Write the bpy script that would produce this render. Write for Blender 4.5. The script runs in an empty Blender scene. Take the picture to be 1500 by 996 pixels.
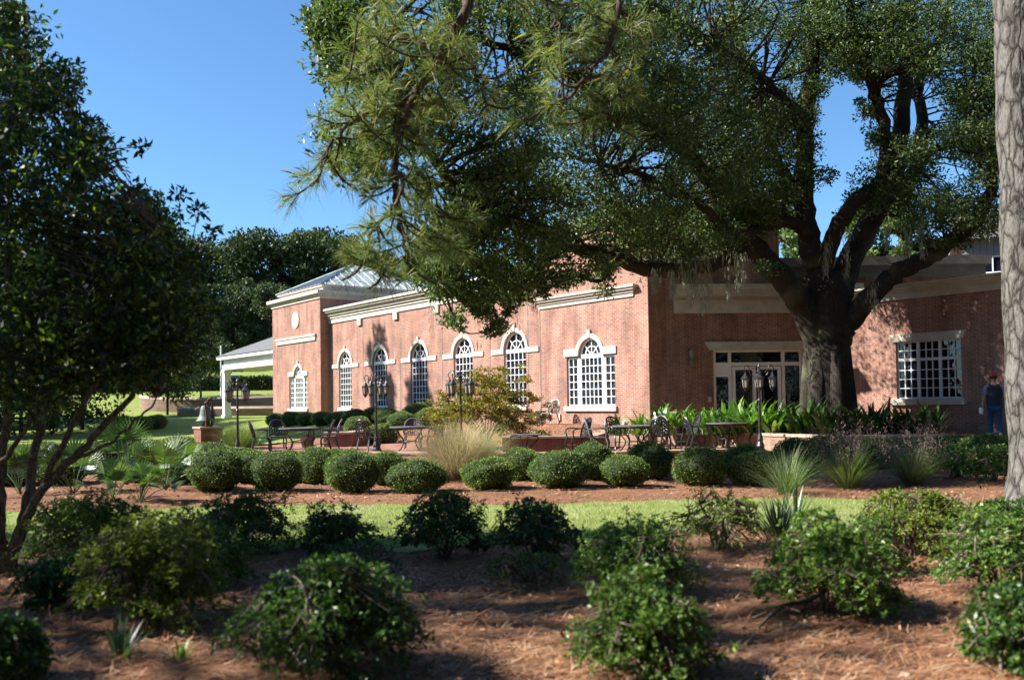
import bpy, bmesh, math, random
import numpy as np
from mathutils import Vector, Matrix
random.seed(7); RNG = np.random.default_rng(7)
C = bpy.context.scene.collection
PI = math.pi
# ------------------------------------------------------------------ camera model
F_PX, CX, CY = 1340.0, 750.0, 554.0
EYE = np.array([0.0, 0.0, 1.6])
_p, _r = math.radians(1.5), math.radians(0.8)
CW = np.array([0, math.cos(_p), math.sin(_p)])
_r0 = np.array([1.0, 0, 0]); _u0 = np.array([0, -math.sin(_p), math.cos(_p)])
CR = math.cos(_r)*_r0 - math.sin(_r)*_u0
CU = math.sin(_r)*_r0 + math.cos(_r)*_u0
def ray(px, py):
    return CW + CR*(px-CX)/F_PX + CU*(CY-py)/F_PX
def P(px, py, Y):                       # world point of a picture position at depth Y
    d = ray(px, py); return EYE + d*(Y/d[1])
def XY(px, Y, py=600):
    q = P(px, py, Y); return (q[0], q[1])
def Hz(px, py, z):                      # where the sight line meets height z
    d = ray(px, py); return EYE + d*((z-EYE[2])/d[2])

def smooth(a, b, t):
    t = min(1, max(0, (t-a)/(b-a))); return t*t*(3-2*t)
_HY = [0, 62, 70, 75, 90, 110, 140, 200, 400]; _HZ = [0, 0, .15, .7, 2.5, 5.9, 9, 14, 20]
_PAT = [(-8.6, 27.6), (-4, 25.6), (2.5, 24.2), (6.2, 24.8), (8.3, 23.6), (9.4, 23.6), (9.4, 25.2), (5.9, 30.4), (3.4, 31.0), (-1.0, 33.1), (-6.2, 36.0), (-10.2, 33.2)]
def in_poly(x, y, poly):
    c = False; j = len(poly)-1
    for i in range(len(poly)):
        a, b = poly[i], poly[j]
        if (a[1] > y) != (b[1] > y) and x < (b[0]-a[0])*(y-a[1])/(b[1]-a[1])+a[0]: c = not c
        j = i
    return c
def ground_z(x, y):
    if 23 < y < 37 and -11 < x < 10 and in_poly(x, y, _PAT): return 0.0
    s = (4.59-x)*.8+(30-y)*.6
    amp = .8-.35*smooth(5, 9, x)
    k = 4.5*smooth(9, 11.5, x); z = amp*(1-smooth(1, 8, s))*smooth(25.5-k, 30-k, y)
    if y > 45: z = max(z, .8*smooth(45, 60, y))
    if y > 62: z += float(np.interp(y, _HY, _HZ))
    z += .03*math.sin(x*.9+1)*math.sin(y*.8)*(1 if y < 24 else .3)
    return z

# ------------------------------------------------------------------ mesh helpers
class Fr:                               # wall frame: u along, v outward, z up
    def __init__(s, ox, oy, dx, dy, side=1):
        l = math.hypot(dx, dy); s.o = (ox, oy); s.d = (dx/l, dy/l)
        s.n = (-s.d[1]*side, s.d[0]*side)
    def __call__(s, u, v, z):
        return (s.o[0]+s.d[0]*u+s.n[0]*v, s.o[1]+s.d[1]*u+s.n[1]*v, z)
    def hit(s, px, py=590, v=0):        # (u, z) where the sight line meets the wall
        d = ray(px, py); ox, oy = s.o[0]+s.n[0]*v, s.o[1]+s.n[1]*v
        den = d[0]*s.n[0]+d[1]*s.n[1]
        t = ((ox-EYE[0])*s.n[0]+(oy-EYE[1])*s.n[1])/den
        q = EYE+d*t
        return ((q[0]-ox)*s.d[0]+(q[1]-oy)*s.d[1], q[2])
WORLD = lambda u, v, z: (u, v, z)

class MB:
    def __init__(s): s.V = []; s.F = []
    def add(s, vs, fs):
        n = len(s.V); s.V += [tuple(float(c) for c in v) for v in vs]; s.F += [tuple(i+n for i in f) for f in fs]
        return s
    def box(s, u0, u1, v0, v1, z0, z1, fr=WORLD):
        vs = [fr(u, v, z) for z in (z0, z1) for v in (v0, v1) for u in (u0, u1)]
        return s.add(vs, [(0,1,3,2),(4,6,7,5),(0,4,5,1),(2,3,7,6),(0,2,6,4),(1,5,7,3)])
    def quad(s, *vs): return s.add(vs, [tuple(range(len(vs)))])
    def tube(s, pts, rad, n=6, cap=True, closed=False):
        pts = [Vector(p) for p in pts]; m = len(pts)
        if not hasattr(rad, '__len__'): rad = [rad]*m
        vs = []; ref = None
        for i, p in enumerate(pts):
            a = pts[(i-1) % m] if (i > 0 or closed) else p
            b = pts[(i+1) % m] if (i < m-1 or closed) else p
            t = (b-a)
            t = t.normalized() if t.length > 1e-9 else Vector((0, 0, 1))
            if ref is None:
                ref = Vector((1, 0, 0)) if abs(t.x) < .8 else Vector((0, 1, 0))
            x = (ref-t*ref.dot(t)).normalized(); y = t.cross(x); ref = x
            for k in range(n):
                an = 2*PI*k/n
                vs.append(p+(x*math.cos(an)+y*math.sin(an))*rad[i])
        fs = []
        for i in range(m if closed else m-1):
            j = (i+1) % m
            for k in range(n):
                fs.append((i*n+k, i*n+(k+1) % n, j*n+(k+1) % n, j*n+k))
        if cap and not closed:
            fs.append(tuple(range(n))[::-1]); fs.append(tuple((m-1)*n+k for k in range(n)))
        return s.add(vs, fs)
    def lathe(s, prof, c=(0, 0, 0), n=16, cap=True):
        vs = []; m = len(prof)
        for r, z in prof:
            for k in range(n):
                a = 2*PI*k/n; vs.append((c[0]+r*math.cos(a), c[1]+r*math.sin(a), c[2]+z))
        fs = [(i*n+k, i*n+(k+1) % n, (i+1)*n+(k+1) % n, (i+1)*n+k) for i in range(m-1) for k in range(n)]
        if cap: fs += [tuple(range(n))[::-1], tuple((m-1)*n+k for k in range(n))]
        return s.add(vs, fs)
    def prism(s, poly, z0, z1):         # poly: list of (x,y)
        n = len(poly)
        vs = [(x, y, z0) for x, y in poly]+[(x, y, z1) for x, y in poly]
        return s.add(vs, [tuple(range(n))[::-1], tuple(range(n, 2*n))]+[(i, (i+1) % n, n+(i+1) % n, n+i) for i in range(n)])
    def build(s, name, m, parent=None, bevel=0, uv=False, smooth_=False, subsurf=0):
        me = bpy.data.meshes.new(name)
        off = Vector((0, 0, 0))
        q = parent
        while q is not None: off += q.location; q = q.parent
        me.from_pydata([(v[0]-off.x, v[1]-off.y, v[2]-off.z) for v in s.V], [], s.F)
        bm = bmesh.new(); bm.from_mesh(me); bmesh.ops.recalc_face_normals(bm, faces=bm.faces); bm.to_mesh(me); bm.free()
        if uv:
            lay = me.uv_layers.new(name='UVMap')
            for f in me.polygons:
                nrm = f.normal
                if abs(nrm.z) > .75: t = Vector((1, 0, 0)); w = Vector((0, 1, 0))
                else:
                    t = Vector((0, 0, 1)).cross(nrm).normalized(); w = Vector((0, 0, 1))
                    if t.x < 0: t = -t
                for li in f.loop_indices:
                    co = me.vertices[me.loops[li].vertex_index].co+off
                    lay.data[li].uv = (co.dot(t), co.dot(w))
        if smooth_:
            for f in me.polygons: f.use_smooth = True
        return link(name, me, m, parent, bevel, subsurf)
def link(name, me, m, parent=None, bevel=0, subsurf=0):
    o = bpy.data.objects.new(name, me); C.objects.link(o)
    if m is not None and len(me.materials) == 0: me.materials.append(m)
    if parent is not None: o.parent = parent
    if bevel:
        b = o.modifiers.new('bevel', 'BEVEL'); b.width = bevel; b.segments = 2; b.limit_method = 'ANGLE'
    if subsurf:
        b = o.modifiers.new('sub', 'SUBSURF'); b.levels = subsurf; b.render_levels = subsurf
    return o
def tag(o, label=None, cat=None, group=None, kind=None):
    if label: o['label'] = label
    if cat: o['category'] = cat
    if group: o['group'] = group
    if kind: o['kind'] = kind
    return o
def empty(name, loc=(0, 0, 0), label=None, cat=None, group=None, rz=0):
    o = bpy.data.objects.new(name, None); C.objects.link(o); o.location = loc; o.rotation_euler = (0, 0, rz)
    o.empty_display_size = .1
    return tag(o, label, cat, group)
def kids(o): return [c for c in bpy.data.objects if c.parent == o]
def copy_tree(o, parent=None):
    c = o.copy(); C.objects.link(c); c.parent = parent
    for ch in kids(o): copy_tree(ch, c)
    return c
def grid_mesh(name, V, F, m, parent=None, sm=True):
    """numpy verts (N,3) and faces (M,k) -> object"""
    me = bpy.data.meshes.new(name)
    V = np.asarray(V, dtype=np.float32); F = np.asarray(F, dtype=np.int32); k = F.shape[1]
    off = np.zeros(3); q = parent
    while q is not None: off += np.array(q.location); q = q.parent
    V = (V-off).astype(np.float32)
    me.vertices.add(len(V)); me.vertices.foreach_set('co', V.ravel())
    me.loops.add(F.size); me.loops.foreach_set('vertex_index', F.ravel())
    me.polygons.add(len(F)); me.polygons.foreach_set('loop_start', np.arange(0, F.size, k, dtype=np.int32))
    me.update(calc_edges=True)
    if sm: me.polygons.foreach_set('use_smooth', np.ones(len(F), dtype=bool))
    return link(name, me, m, parent)
def spline(pts, n=6):
    pts = [np.array(p, float) for p in pts]
    if len(pts) < 3:
        return [pts[0]+(pts[-1]-pts[0])*i/n for i in range(n+1)]
    out = []
    for i in range(len(pts)-1):
        p0 = pts[max(i-1, 0)]; p1 = pts[i]; p2 = pts[i+1]; p3 = pts[min(i+2, len(pts)-1)]
        for k in range(n):
            t = k/n
            out.append(.5*((2*p1)+(-p0+p2)*t+(2*p0-5*p1+4*p2-p3)*t*t+(-p0+3*p1-3*p2+p3)*t**3))
    out.append(pts[-1]); return out
def unit(a): return a/(np.linalg.norm(a, axis=-1, keepdims=True)+1e-9)
def leaf_arrays(cen, dirs, size, aspect=.45, fold=.15, rng=RNG):
    """diamond leaves: cen (N,3) base point, dirs (N,3) pointing direction"""
    n = len(cen); dirs = unit(dirs)
    side = unit(np.cross(dirs, rng.normal(size=(n, 3)))); up = np.cross(side, dirs)
    L = (size*rng.uniform(.7, 1.3, (n, 1))) if np.ndim(size) == 0 else size.reshape(-1, 1)
    a = cen; c = cen+dirs*L
    mid = cen+dirs*L*.45+up*L*fold
    b = mid+side*L*aspect*.5; d = mid-side*L*aspect*.5
    V = np.stack([a, b, c, d], 1).reshape(-1, 3)
    return V, np.arange(4*n).reshape(-1, 4)
def cat_arrays(parts):
    Vs, Fs, n = [], [], 0
    for V, F in parts: Vs.append(V); Fs.append(F+n); n += len(V)
    return np.concatenate(Vs), np.concatenate(Fs)

# ------------------------------------------------------------------ materials
def new_mat(name):
    m = bpy.data.materials.new(name); m.use_nodes = True
    return m, m.node_tree.nodes, m.node_tree.links, m.node_tree.nodes['Principled BSDF']
def ramp(N, stops):
    r = N.new('ShaderNodeValToRGB'); e = r.color_ramp.elements
    e[0].position, e[0].color = stops[0][0], (*stops[0][1], 1); e[1].position, e[1].color = stops[-1][0], (*stops[-1][1], 1)
    for p, c in stops[1:-1]:
        x = e.new(p); x.color = (*c, 1)
    return r
def noisy(name, c0, c1, scale=4, rough=.8, bump=.0, detail=6, spec=.3, metal=0, bscale=None, stretch=(1, 1, 1), mid=None):
    m, N, L, b = new_mat(name)
    tc = N.new('ShaderNodeTexCoord'); mp = N.new('ShaderNodeMapping'); mp.inputs['Scale'].default_value = stretch
    L.new(tc.outputs['Object'], mp.inputs['Vector'])
    t = N.new('ShaderNodeTexNoise'); t.inputs['Scale'].default_value = scale; t.inputs['Detail'].default_value = detail
    L.new(mp.outputs[0], t.inputs['Vector'])
    st = [(.3, c0), (.7, c1)] if mid is None else [(.3, c0), (.5, mid), (.7, c1)]
    r = ramp(N, st); L.new(t.outputs['Fac'], r.inputs[0]); L.new(r.outputs[0], b.inputs['Base Color'])
    b.inputs['Roughness'].default_value = rough; b.inputs['Specular IOR Level'].default_value = spec; b.inputs['Metallic'].default_value = metal
    if bump:
        t2 = N.new('ShaderNodeTexNoise'); t2.inputs['Scale'].default_value = bscale or scale*4; t2.inputs['Detail'].default_value = 6
        L.new(mp.outputs[0], t2.inputs['Vector'])
        bp = N.new('ShaderNodeBump'); bp.inputs['Strength'].default_value = 1; bp.inputs['Distance'].default_value = bump
        L.new(t2.outputs['Fac'], bp.inputs['Height']); L.new(bp.outputs[0], b.inputs['Normal'])
    return m
def leafmat(name, stops, rough=.45, trans=.25, spec=.5, tcol=None):
    m, N, L, b = new_mat(name)
    g = N.new('ShaderNodeNewGeometry'); r = ramp(N, stops); L.new(g.outputs['Random Per Island'], r.inputs[0])
    oi = N.new('ShaderNodeObjectInfo'); rm = ramp(N, [(0, (.78, .8, .82)), (.5, (1, 1, 1)), (1, (1.22, 1.18, .95))]); L.new(oi.outputs['Random'], rm.inputs[0])
    om = N.new('ShaderNodeMixRGB'); om.blend_type = 'MULTIPLY'; om.inputs[0].default_value = 1; L.new(r.outputs[0], om.inputs[1]); L.new(rm.outputs[0], om.inputs[2]); r = om
    L.new(r.outputs[0], b.inputs['Base Color']); b.inputs['Roughness'].default_value = rough; b.inputs['Specular IOR Level'].default_value = spec
    if trans:
        tr = N.new('ShaderNodeBsdfTranslucent'); mx = N.new('ShaderNodeMixShader'); mx.inputs[0].default_value = trans
        mc = N.new('ShaderNodeMixRGB'); mc.blend_type = 'MULTIPLY'; mc.inputs[0].default_value = 1
        mc.inputs[2].default_value = (*(tcol or (1.6, 1.8, .6)), 1)
        L.new(r.outputs[0], mc.inputs[1]); L.new(mc.outputs[0], tr.inputs['Color'])
        out = N['Material Output']
        L.new(b.outputs[0], mx.inputs[1]); L.new(tr.outputs[0], mx.inputs[2]); L.new(mx.outputs[0], out.inputs['Surface'])
    return m
def brickmat(name, c1, c2, mortar, dark=(.16, .12, .12), w=.213, h=.0677):
    m, N, L, b = new_mat(name)
    uv = N.new('ShaderNodeUVMap'); uv.uv_map = 'UVMap'
    bt = N.new('ShaderNodeTexBrick'); bt.inputs['Scale'].default_value = 1; bt.inputs['Brick Width'].default_value = w
    bt.inputs['Row Height'].default_value = h; bt.inputs['Mortar Size'].default_value = .0065; bt.inputs['Mortar Smooth'].default_value = .3
    bt.inputs['Color1'].default_value = (*c1, 1); bt.inputs['Color2'].default_value = (*c2, 1); bt.inputs['Mortar'].default_value = (*mortar, 1)
    bt.inputs['Bias'].default_value = -.2
    L.new(uv.outputs[0], bt.inputs['Vector'])
    # occasional dark headers: a cell noise at brick size
    mp = N.new('ShaderNodeMapping'); mp.inputs['Scale'].default_value = (1/w, 1/h, 1); L.new(uv.outputs[0], mp.inputs[0])
    wn = N.new('ShaderNodeTexWhiteNoise'); wn.noise_dimensions = '2D'
    fl = N.new('ShaderNodeVectorMath'); fl.operation = 'FLOOR'; L.new(mp.outputs[0], fl.inputs[0]); L.new(fl.outputs[0], wn.inputs['Vector'])
    gt = N.new('ShaderNodeMath'); gt.operation = 'GREATER_THAN'; gt.inputs[1].default_value = .90; L.new(wn.outputs['Value'], gt.inputs[0])
    inv = N.new('ShaderNodeMath'); inv.operation = 'SUBTRACT'; inv.inputs[0].default_value = 1; L.new(bt.outputs['Fac'], inv.inputs[1])
    mu = N.new('ShaderNodeMath'); mu.operation = 'MULTIPLY'; L.new(gt.outputs[0], mu.inputs[0]); L.new(inv.outputs[0], mu.inputs[1])
    mu2 = N.new('ShaderNodeMath'); mu2.operation = 'MULTIPLY'; mu2.inputs[1].default_value = .6; L.new(mu.outputs[0], mu2.inputs[0])
    mx = N.new('ShaderNodeMixRGB'); L.new(mu2.outputs[0], mx.inputs[0]); L.new(bt.outputs['Color'], mx.inputs[1]); mx.inputs[2].default_value = (*dark, 1)
    ns = N.new('ShaderNodeTexNoise'); ns.inputs['Scale'].default_value = 1.3; ns.inputs['Detail'].default_value = 5; L.new(uv.outputs[0], ns.inputs['Vector'])
    rr = ramp(N, [(.3, (.82, .82, .82)), (.7, (1.12, 1.1, 1.08))]); L.new(ns.outputs['Fac'], rr.inputs[0])
    mpw = N.new('ShaderNodeMapping'); mpw.inputs['Scale'].default_value = (2.2, .35, 1); L.new(uv.outputs[0], mpw.inputs[0])
    nw = N.new('ShaderNodeTexNoise'); nw.inputs['Scale'].default_value = 1; nw.inputs['Detail'].default_value = 7; nw.inputs['Roughness'].default_value = .65; L.new(mpw.outputs[0], nw.inputs['Vector'])
    rw = ramp(N, [(.38, (.72, .70, .70)), (.6, (1.08, 1.08, 1.08))]); L.new(nw.outputs['Fac'], rw.inputs[0])
    mw_ = N.new('ShaderNodeMixRGB'); mw_.blend_type = 'MULTIPLY'; mw_.inputs[0].default_value = 1; L.new(mx.outputs[0], mw_.inputs[1]); L.new(rw.outputs[0], mw_.inputs[2]); mx = mw_
    m2 = N.new('ShaderNodeMixRGB'); m2.blend_type = 'MULTIPLY'; m2.inputs[0].default_value = 1; L.new(mx.outputs[0], m2.inputs[1]); L.new(rr.outputs[0], m2.inputs[2])
    L.new(m2.outputs[0], b.inputs['Base Color']); b.inputs['Roughness'].default_value = .85; b.inputs['Specular IOR Level'].default_value = .2
    bp = N.new('ShaderNodeBump'); bp.inputs['Distance'].default_value = .006; bp.inputs['Strength'].default_value = .6
    L.new(inv.outputs[0], bp.inputs['Height']); L.new(bp.outputs[0], b.inputs['Normal'])
    return m
def barkmat(name, c0, c1, sc=6, vert=.25, bump=.03, lichen=None, dist=.3):
    m, N, L, b = new_mat(name)
    tc = N.new('ShaderNodeTexCoord'); mp = N.new('ShaderNodeMapping'); mp.inputs['Scale'].default_value = (1, 1, vert); L.new(tc.outputs['Object'], mp.inputs[0])
    nz = N.new('ShaderNodeTexNoise'); nz.inputs['Scale'].default_value = sc*.6; nz.inputs['Detail'].default_value = 4; L.new(mp.outputs[0], nz.inputs['Vector'])
    mxv = N.new('ShaderNodeMixRGB'); mxv.inputs[0].default_value = dist; L.new(mp.outputs[0], mxv.inputs[1]); L.new(nz.outputs['Color'], mxv.inputs[2])
    v = N.new('ShaderNodeTexVoronoi'); v.feature = 'DISTANCE_TO_EDGE'; v.inputs['Scale'].default_value = sc; L.new(mxv.outputs[0], v.inputs['Vector'])
    n2 = N.new('ShaderNodeTexNoise'); n2.inputs['Scale'].default_value = sc*5; n2.inputs['Detail'].default_value = 8; L.new(mp.outputs[0], n2.inputs['Vector'])
    r = ramp(N, [(.0, c0), (.06, tuple((a+b)/2 for a, b in zip(c0, c1))), (.22, c1)]); L.new(v.outputs['Distance'], r.inputs[0])
    r2 = ramp(N, [(.3, (.6, .6, .6)), (.7, (1.25, 1.22, 1.2))]); L.new(n2.outputs['Fac'], r2.inputs[0])
    mm = N.new('ShaderNodeMixRGB'); mm.blend_type = 'MULTIPLY'; mm.inputs[0].default_value = 1; L.new(r.outputs[0], mm.inputs[1]); L.new(r2.outputs[0], mm.inputs[2])
    last = mm
    if lichen:
        n3 = N.new('ShaderNodeTexNoise'); n3.inputs['Scale'].default_value = 1.1; n3.inputs['Detail'].default_value = 6; L.new(tc.outputs['Object'], n3.inputs['Vector'])
        r3 = ramp(N, [(.52, (0, 0, 0)), (.66, (.8, .8, .8))]); L.new(n3.outputs['Fac'], r3.inputs[0])
        ml = N.new('ShaderNodeMixRGB'); L.new(r3.outputs[0], ml.inputs[0]); L.new(mm.outputs[0], ml.inputs[1]); ml.inputs[2].default_value = (*lichen, 1); last = ml
    L.new(last.outputs[0], b.inputs['Base Color']); b.inputs['Roughness'].default_value = .9; b.inputs['Specular IOR Level'].default_value = .15
    ad = N.new('ShaderNodeMath'); ad.operation = 'MULTIPLY_ADD'; ad.inputs[1].default_value = .25; L.new(n2.outputs['Fac'], ad.inputs[0])
    sm = N.new('ShaderNodeMath'); sm.operation = 'MINIMUM'; sm.inputs[1].default_value = .25; L.new(v.outputs['Distance'], sm.inputs[0]); L.new(sm.outputs[0], ad.inputs[2])
    bp = N.new('ShaderNodeBump'); bp.inputs['Distance'].default_value = bump; bp.inputs['Strength'].default_value = 1
    L.new(ad.outputs[0], bp.inputs['Height']); L.new(bp.outputs[0], b.inputs['Normal'])
    return m
def seam_mat(name, col, gap=.45, rough=.4, axis=0):
    m, N, L, b = new_mat(name)
    uv = N.new('ShaderNodeUVMap'); uv.uv_map = 'UVMap'; sx = N.new('ShaderNodeSeparateXYZ'); L.new(uv.outputs[0], sx.inputs[0])
    md = N.new('ShaderNodeMath'); md.operation = 'FLOORED_MODULO'; md.inputs[1].default_value = gap; L.new(sx.outputs[axis], md.inputs[0])
    lt = N.new('ShaderNodeMath'); lt.operation = 'LESS_THAN'; lt.inputs[1].default_value = gap*.09; L.new(md.outputs[0], lt.inputs[0])
    nz = N.new('ShaderNodeTexNoise'); nz.inputs['Scale'].default_value = .8; nz.inputs['Detail'].default_value = 5
    r = ramp(N, [(.3, tuple(c*.8 for c in col)), (.7, tuple(min(1, c*1.12) for c in col))]); L.new(nz.outputs['Fac'], r.inputs[0])
    mx = N.new('ShaderNodeMixRGB'); L.new(lt.outputs[0], mx.inputs[0]); L.new(r.outputs[0], mx.inputs[1]); mx.inputs[2].default_value = (*(c*.4 for c in col), 1)
    L.new(mx.outputs[0], b.inputs['Base Color']); b.inputs['Roughness'].default_value = rough
    return m

M = {}
M['brick'] = brickmat('red_brick', (.355, .172, .125), (.265, .122, .088), (.45, .385, .33))
M['brick_low'] = brickmat('planter_brick', (.27, .11, .075), (.19, .075, .055), (.26, .21, .18))
M['stone'] = noisy('cast_stone', (.46, .42, .35), (.58, .54, .47), 3, .75, .002)
M['stone_pink'] = noisy('coping_stone', (.30, .22, .17), (.44, .34, .27), 5, .85, .004)
M['block'] = brickmat('split_block', (.42, .29, .21), (.32, .21, .15), (.20, .15, .12), (.24, .18, .15), .4, .15)
M['white'] = noisy('white_paint', (.76, .77, .78), (.84, .84, .83), 2, .5)
M['glass'] = new_mat('dark_window_glass')[0]
_b = M['glass'].node_tree.nodes['Principled BSDF']; _b.inputs['Base Color'].default_value = (.006, .009, .018, 1); _b.inputs['Roughness'].default_value = .03; _b.inputs['Specular IOR Level'].default_value = .6
_n = M['glass'].node_tree; _t = _n.nodes.new('ShaderNodeTexNoise'); _t.inputs['Scale'].default_value = 2.2; _bp = _n.nodes.new('ShaderNodeBump'); _bp.inputs['Distance'].default_value = .02
_tc = _n.nodes.new('ShaderNodeTexCoord'); _n.links.new(_tc.outputs['Object'], _t.inputs['Vector']); _n.links.new(_t.outputs['Fac'], _bp.inputs['Height']); _n.links.new(_bp.outputs[0], _b.inputs['Normal'])
M['metal_roof'] = noisy('seamed_metal_roof', (.30, .34, .36), (.40, .44, .46), 1.5, .4)
M['shingle'] = noisy('grey_shingle', (.09, .095, .10), (.16, .165, .17), 8, .9, .01)
M['fascia'] = noisy('weathered_fascia', (.17, .15, .13), (.26, .23, .2), 2, .7)
M['iron'] = noisy('cast_iron_black', (.012, .012, .013), (.03, .03, .032), 20, .38, .0008, spec=.6)
M['iron_grey'] = noisy('grey_and_sunlit_iron', (.07, .072, .078), (.13, .135, .14), 12, .5, .0008, spec=.5)  # grey iron; on the chairs it paints sun glare over the black iron
M['lamp_glass'] = noisy('seeded_lantern_glass', (.16, .16, .13), (.30, .29, .24), 18, .15, .002, spec=.6)
M['bronze'] = noisy('weathered_bell_bronze', (.07, .10, .085), (.20, .24, .21), 7, .6, .003, metal=.2)
M['rust'] = noisy('rusty_iron', (.06, .03, .02), (.16, .08, .05), 9, .8, .003)
M['mulch'] = None
def mulchmat():
    m, N, L, b = new_mat('pine_straw_mulch')
    tc = N.new('ShaderNodeTexCoord')
    w = N.new('ShaderNodeTexNoise'); w.inputs['Scale'].default_value = 1.2; w.inputs['Detail'].default_value = 3; L.new(tc.outputs['Object'], w.inputs['Vector'])
    mp = N.new('ShaderNodeMapping'); mp.inputs['Scale'].default_value = (1, 3.2, 1); mp.inputs['Rotation'].default_value = (0, 0, .3)
    ad = N.new('ShaderNodeVectorMath'); ad.operation = 'ADD'; L.new(tc.outputs['Object'], ad.inputs[0]); L.new(w.outputs['Color'], ad.inputs[1]); L.new(ad.outputs[0], mp.inputs[0])
    n1 = N.new('ShaderNodeTexNoise'); n1.inputs['Scale'].default_value = 14; n1.inputs['Detail'].default_value = 10; n1.inputs['Roughness'].default_value = .75; L.new(mp.outputs[0], n1.inputs['Vector'])
    r = ramp(N, [(.28, (.065, .034, .022)), (.45, (.21, .105, .062)), (.58, (.37, .205, .125)), (.75, (.56, .39, .28))]); L.new(n1.outputs['Fac'], r.inputs[0])
    n2 = N.new('ShaderNodeTexNoise'); n2.inputs['Scale'].default_value = .7; n2.inputs['Detail'].default_value = 4; L.new(tc.outputs['Object'], n2.inputs['Vector'])
    r2 = ramp(N, [(.35, (.8, .85, .9)), (.65, (1.15, 1.05, 1))]); L.new(n2.outputs['Fac'], r2.inputs[0])
    mm = N.new('ShaderNodeMixRGB'); mm.blend_type = 'MULTIPLY'; mm.inputs[0].default_value = 1; L.new(r.outputs[0], mm.inputs[1]); L.new(r2.outputs[0], mm.inputs[2])
    L.new(mm.outputs[0], b.inputs['Base Color']); b.inputs['Roughness'].default_value = .95; b.inputs['Specular IOR Level'].default_value = .1
    bp = N.new('ShaderNodeBump'); bp.inputs['Distance'].default_value = .05; L.new(n1.outputs['Fac'], bp.inputs['Height']); L.new(bp.outputs[0], b.inputs['Normal'])
    return m
M['mulch'] = mulchmat()
def lawnmat(name, a, b_, c):
    m, N, L, b = new_mat(name)
    tc = N.new('ShaderNodeTexCoord')
    n1 = N.new('ShaderNodeTexNoise'); n1.inputs['Scale'].default_value = 30; n1.inputs['Detail'].default_value = 8; L.new(tc.outputs['Object'], n1.inputs['Vector'])
    n2 = N.new('ShaderNodeTexNoise'); n2.inputs['Scale'].default_value = .6; n2.inputs['Detail'].default_value = 6; L.new(tc.outputs['Object'], n2.inputs['Vector'])
    r = ramp(N, [(.3, a), (.7, b_)]); L.new(n1.outputs['Fac'], r.inputs[0])
    r2 = ramp(N, [(.5, (0, 0, 0)), (.72, (.75, .75, .75))]); L.new(n2.outputs['Fac'], r2.inputs[0])
    mx = N.new('ShaderNodeMixRGB'); L.new(r2.outputs[0], mx.inputs[0]); L.new(r.outputs[0], mx.inputs[1]); mx.inputs[2].default_value = (*c, 1)
    L.new(mx.outputs[0], b.inputs['Base Color']); b.inputs['Roughness'].default_value = .9; b.inputs['Specular IOR Level'].default_value = .1
    bp = N.new('ShaderNodeBump'); bp.inputs['Distance'].default_value = .04; L.new(n1.outputs['Fac'], bp.inputs['Height']); L.new(bp.outputs[0], b.inputs['Normal'])
    return m
M['lawn'] = lawnmat('lawn_turf', (.16, .20, .07), (.26, .31, .11), (.38, .35, .22))
M['hill'] = lawnmat('hill_turf', (.16, .21, .045), (.23, .28, .07), (.27, .29, .11))
M['paver'] = brickmat('brick_paving', (.34, .15, .11), (.26, .11, .085), (.28, .22, .18), w=.2, h=.1)
M['oak_bark'] = barkmat('oak_bark', (.018, .015, .012), (.06, .05, .04), 22, .22, .02, lichen=(.10, .10, .055))
M['pine_bark'] = barkmat('pine_bark', (.024, .021, .019), (.155, .145, .135), 8.5, .36, .05, dist=.2)
M['twig'] = barkmat('twig_bark', (.03, .022, .016), (.12, .09, .065), 20, .4, .004)
M['stem'] = barkmat('stem_bark', (.05, .04, .03), (.22, .18, .14), 16, .35, .006)
M['oak_leaf'] = leafmat('live_oak_leaf', [(0, (.03, .055, .02)), (.5, (.062, .105, .038)), (.85, (.11, .155, .06)), (1, (.20, .24, .13))], .5, .25, .3)
M['pine_leaf'] = leafmat('pine_needle', [(0, (.09, .16, .06)), (.55, (.19, .26, .08)), (.85, (.33, .33, .11)), (1, (.48, .37, .14))], .45, .35, .4, (1.3, 1.4, .7))
M['laurel'] = leafmat('glossy_dark_leaf', [(0, (.012, .032, .010)), (.7, (.032, .07, .015)), (.86, (.13, .21, .03)), (1, (.32, .38, .06))], .45, .38, .6)
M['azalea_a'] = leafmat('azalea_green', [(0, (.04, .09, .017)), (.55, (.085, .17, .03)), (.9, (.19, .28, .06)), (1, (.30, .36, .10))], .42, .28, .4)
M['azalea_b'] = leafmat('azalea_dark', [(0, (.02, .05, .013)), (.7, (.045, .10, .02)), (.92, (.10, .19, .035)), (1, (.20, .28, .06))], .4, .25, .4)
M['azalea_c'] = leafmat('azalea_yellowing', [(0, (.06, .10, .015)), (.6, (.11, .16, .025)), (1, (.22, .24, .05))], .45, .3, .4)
M['box'] = leafmat('boxwood_leaf', [(0, (.055, .10, .024)), (.5, (.115, .185, .045)), (1, (.22, .29, .085))], .55, .2, .3)
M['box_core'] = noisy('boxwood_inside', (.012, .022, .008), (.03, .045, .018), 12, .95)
M['forest'] = leafmat('forest_leaf', [(0, (.018, .036, .014)), (.5, (.036, .062, .02)), (1, (.08, .105, .036))], .6, .15, .3)
M['farpine'] = leafmat('far_tree_leaf', [(0, (.05, .09, .03)), (.6, (.10, .15, .045)), (1, (.16, .20, .07))], .6, .25, .3)
M['maple'] = leafmat('maple_leaf', [(0, (.08, .13, .025)), (.5, (.17, .20, .035)), (.85, (.33, .25, .04)), (1, (.36, .18, .04))], .5, .35, .3, (1.4, 1.2, .5))
M['aspid'] = leafmat('cast_iron_plant_leaf', [(0, (.04, .11, .02)), (.6, (.10, .22, .035)), (.92, (.17, .30, .06)), (1, (.35, .38, .12))], .35, .25, .5)
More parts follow.
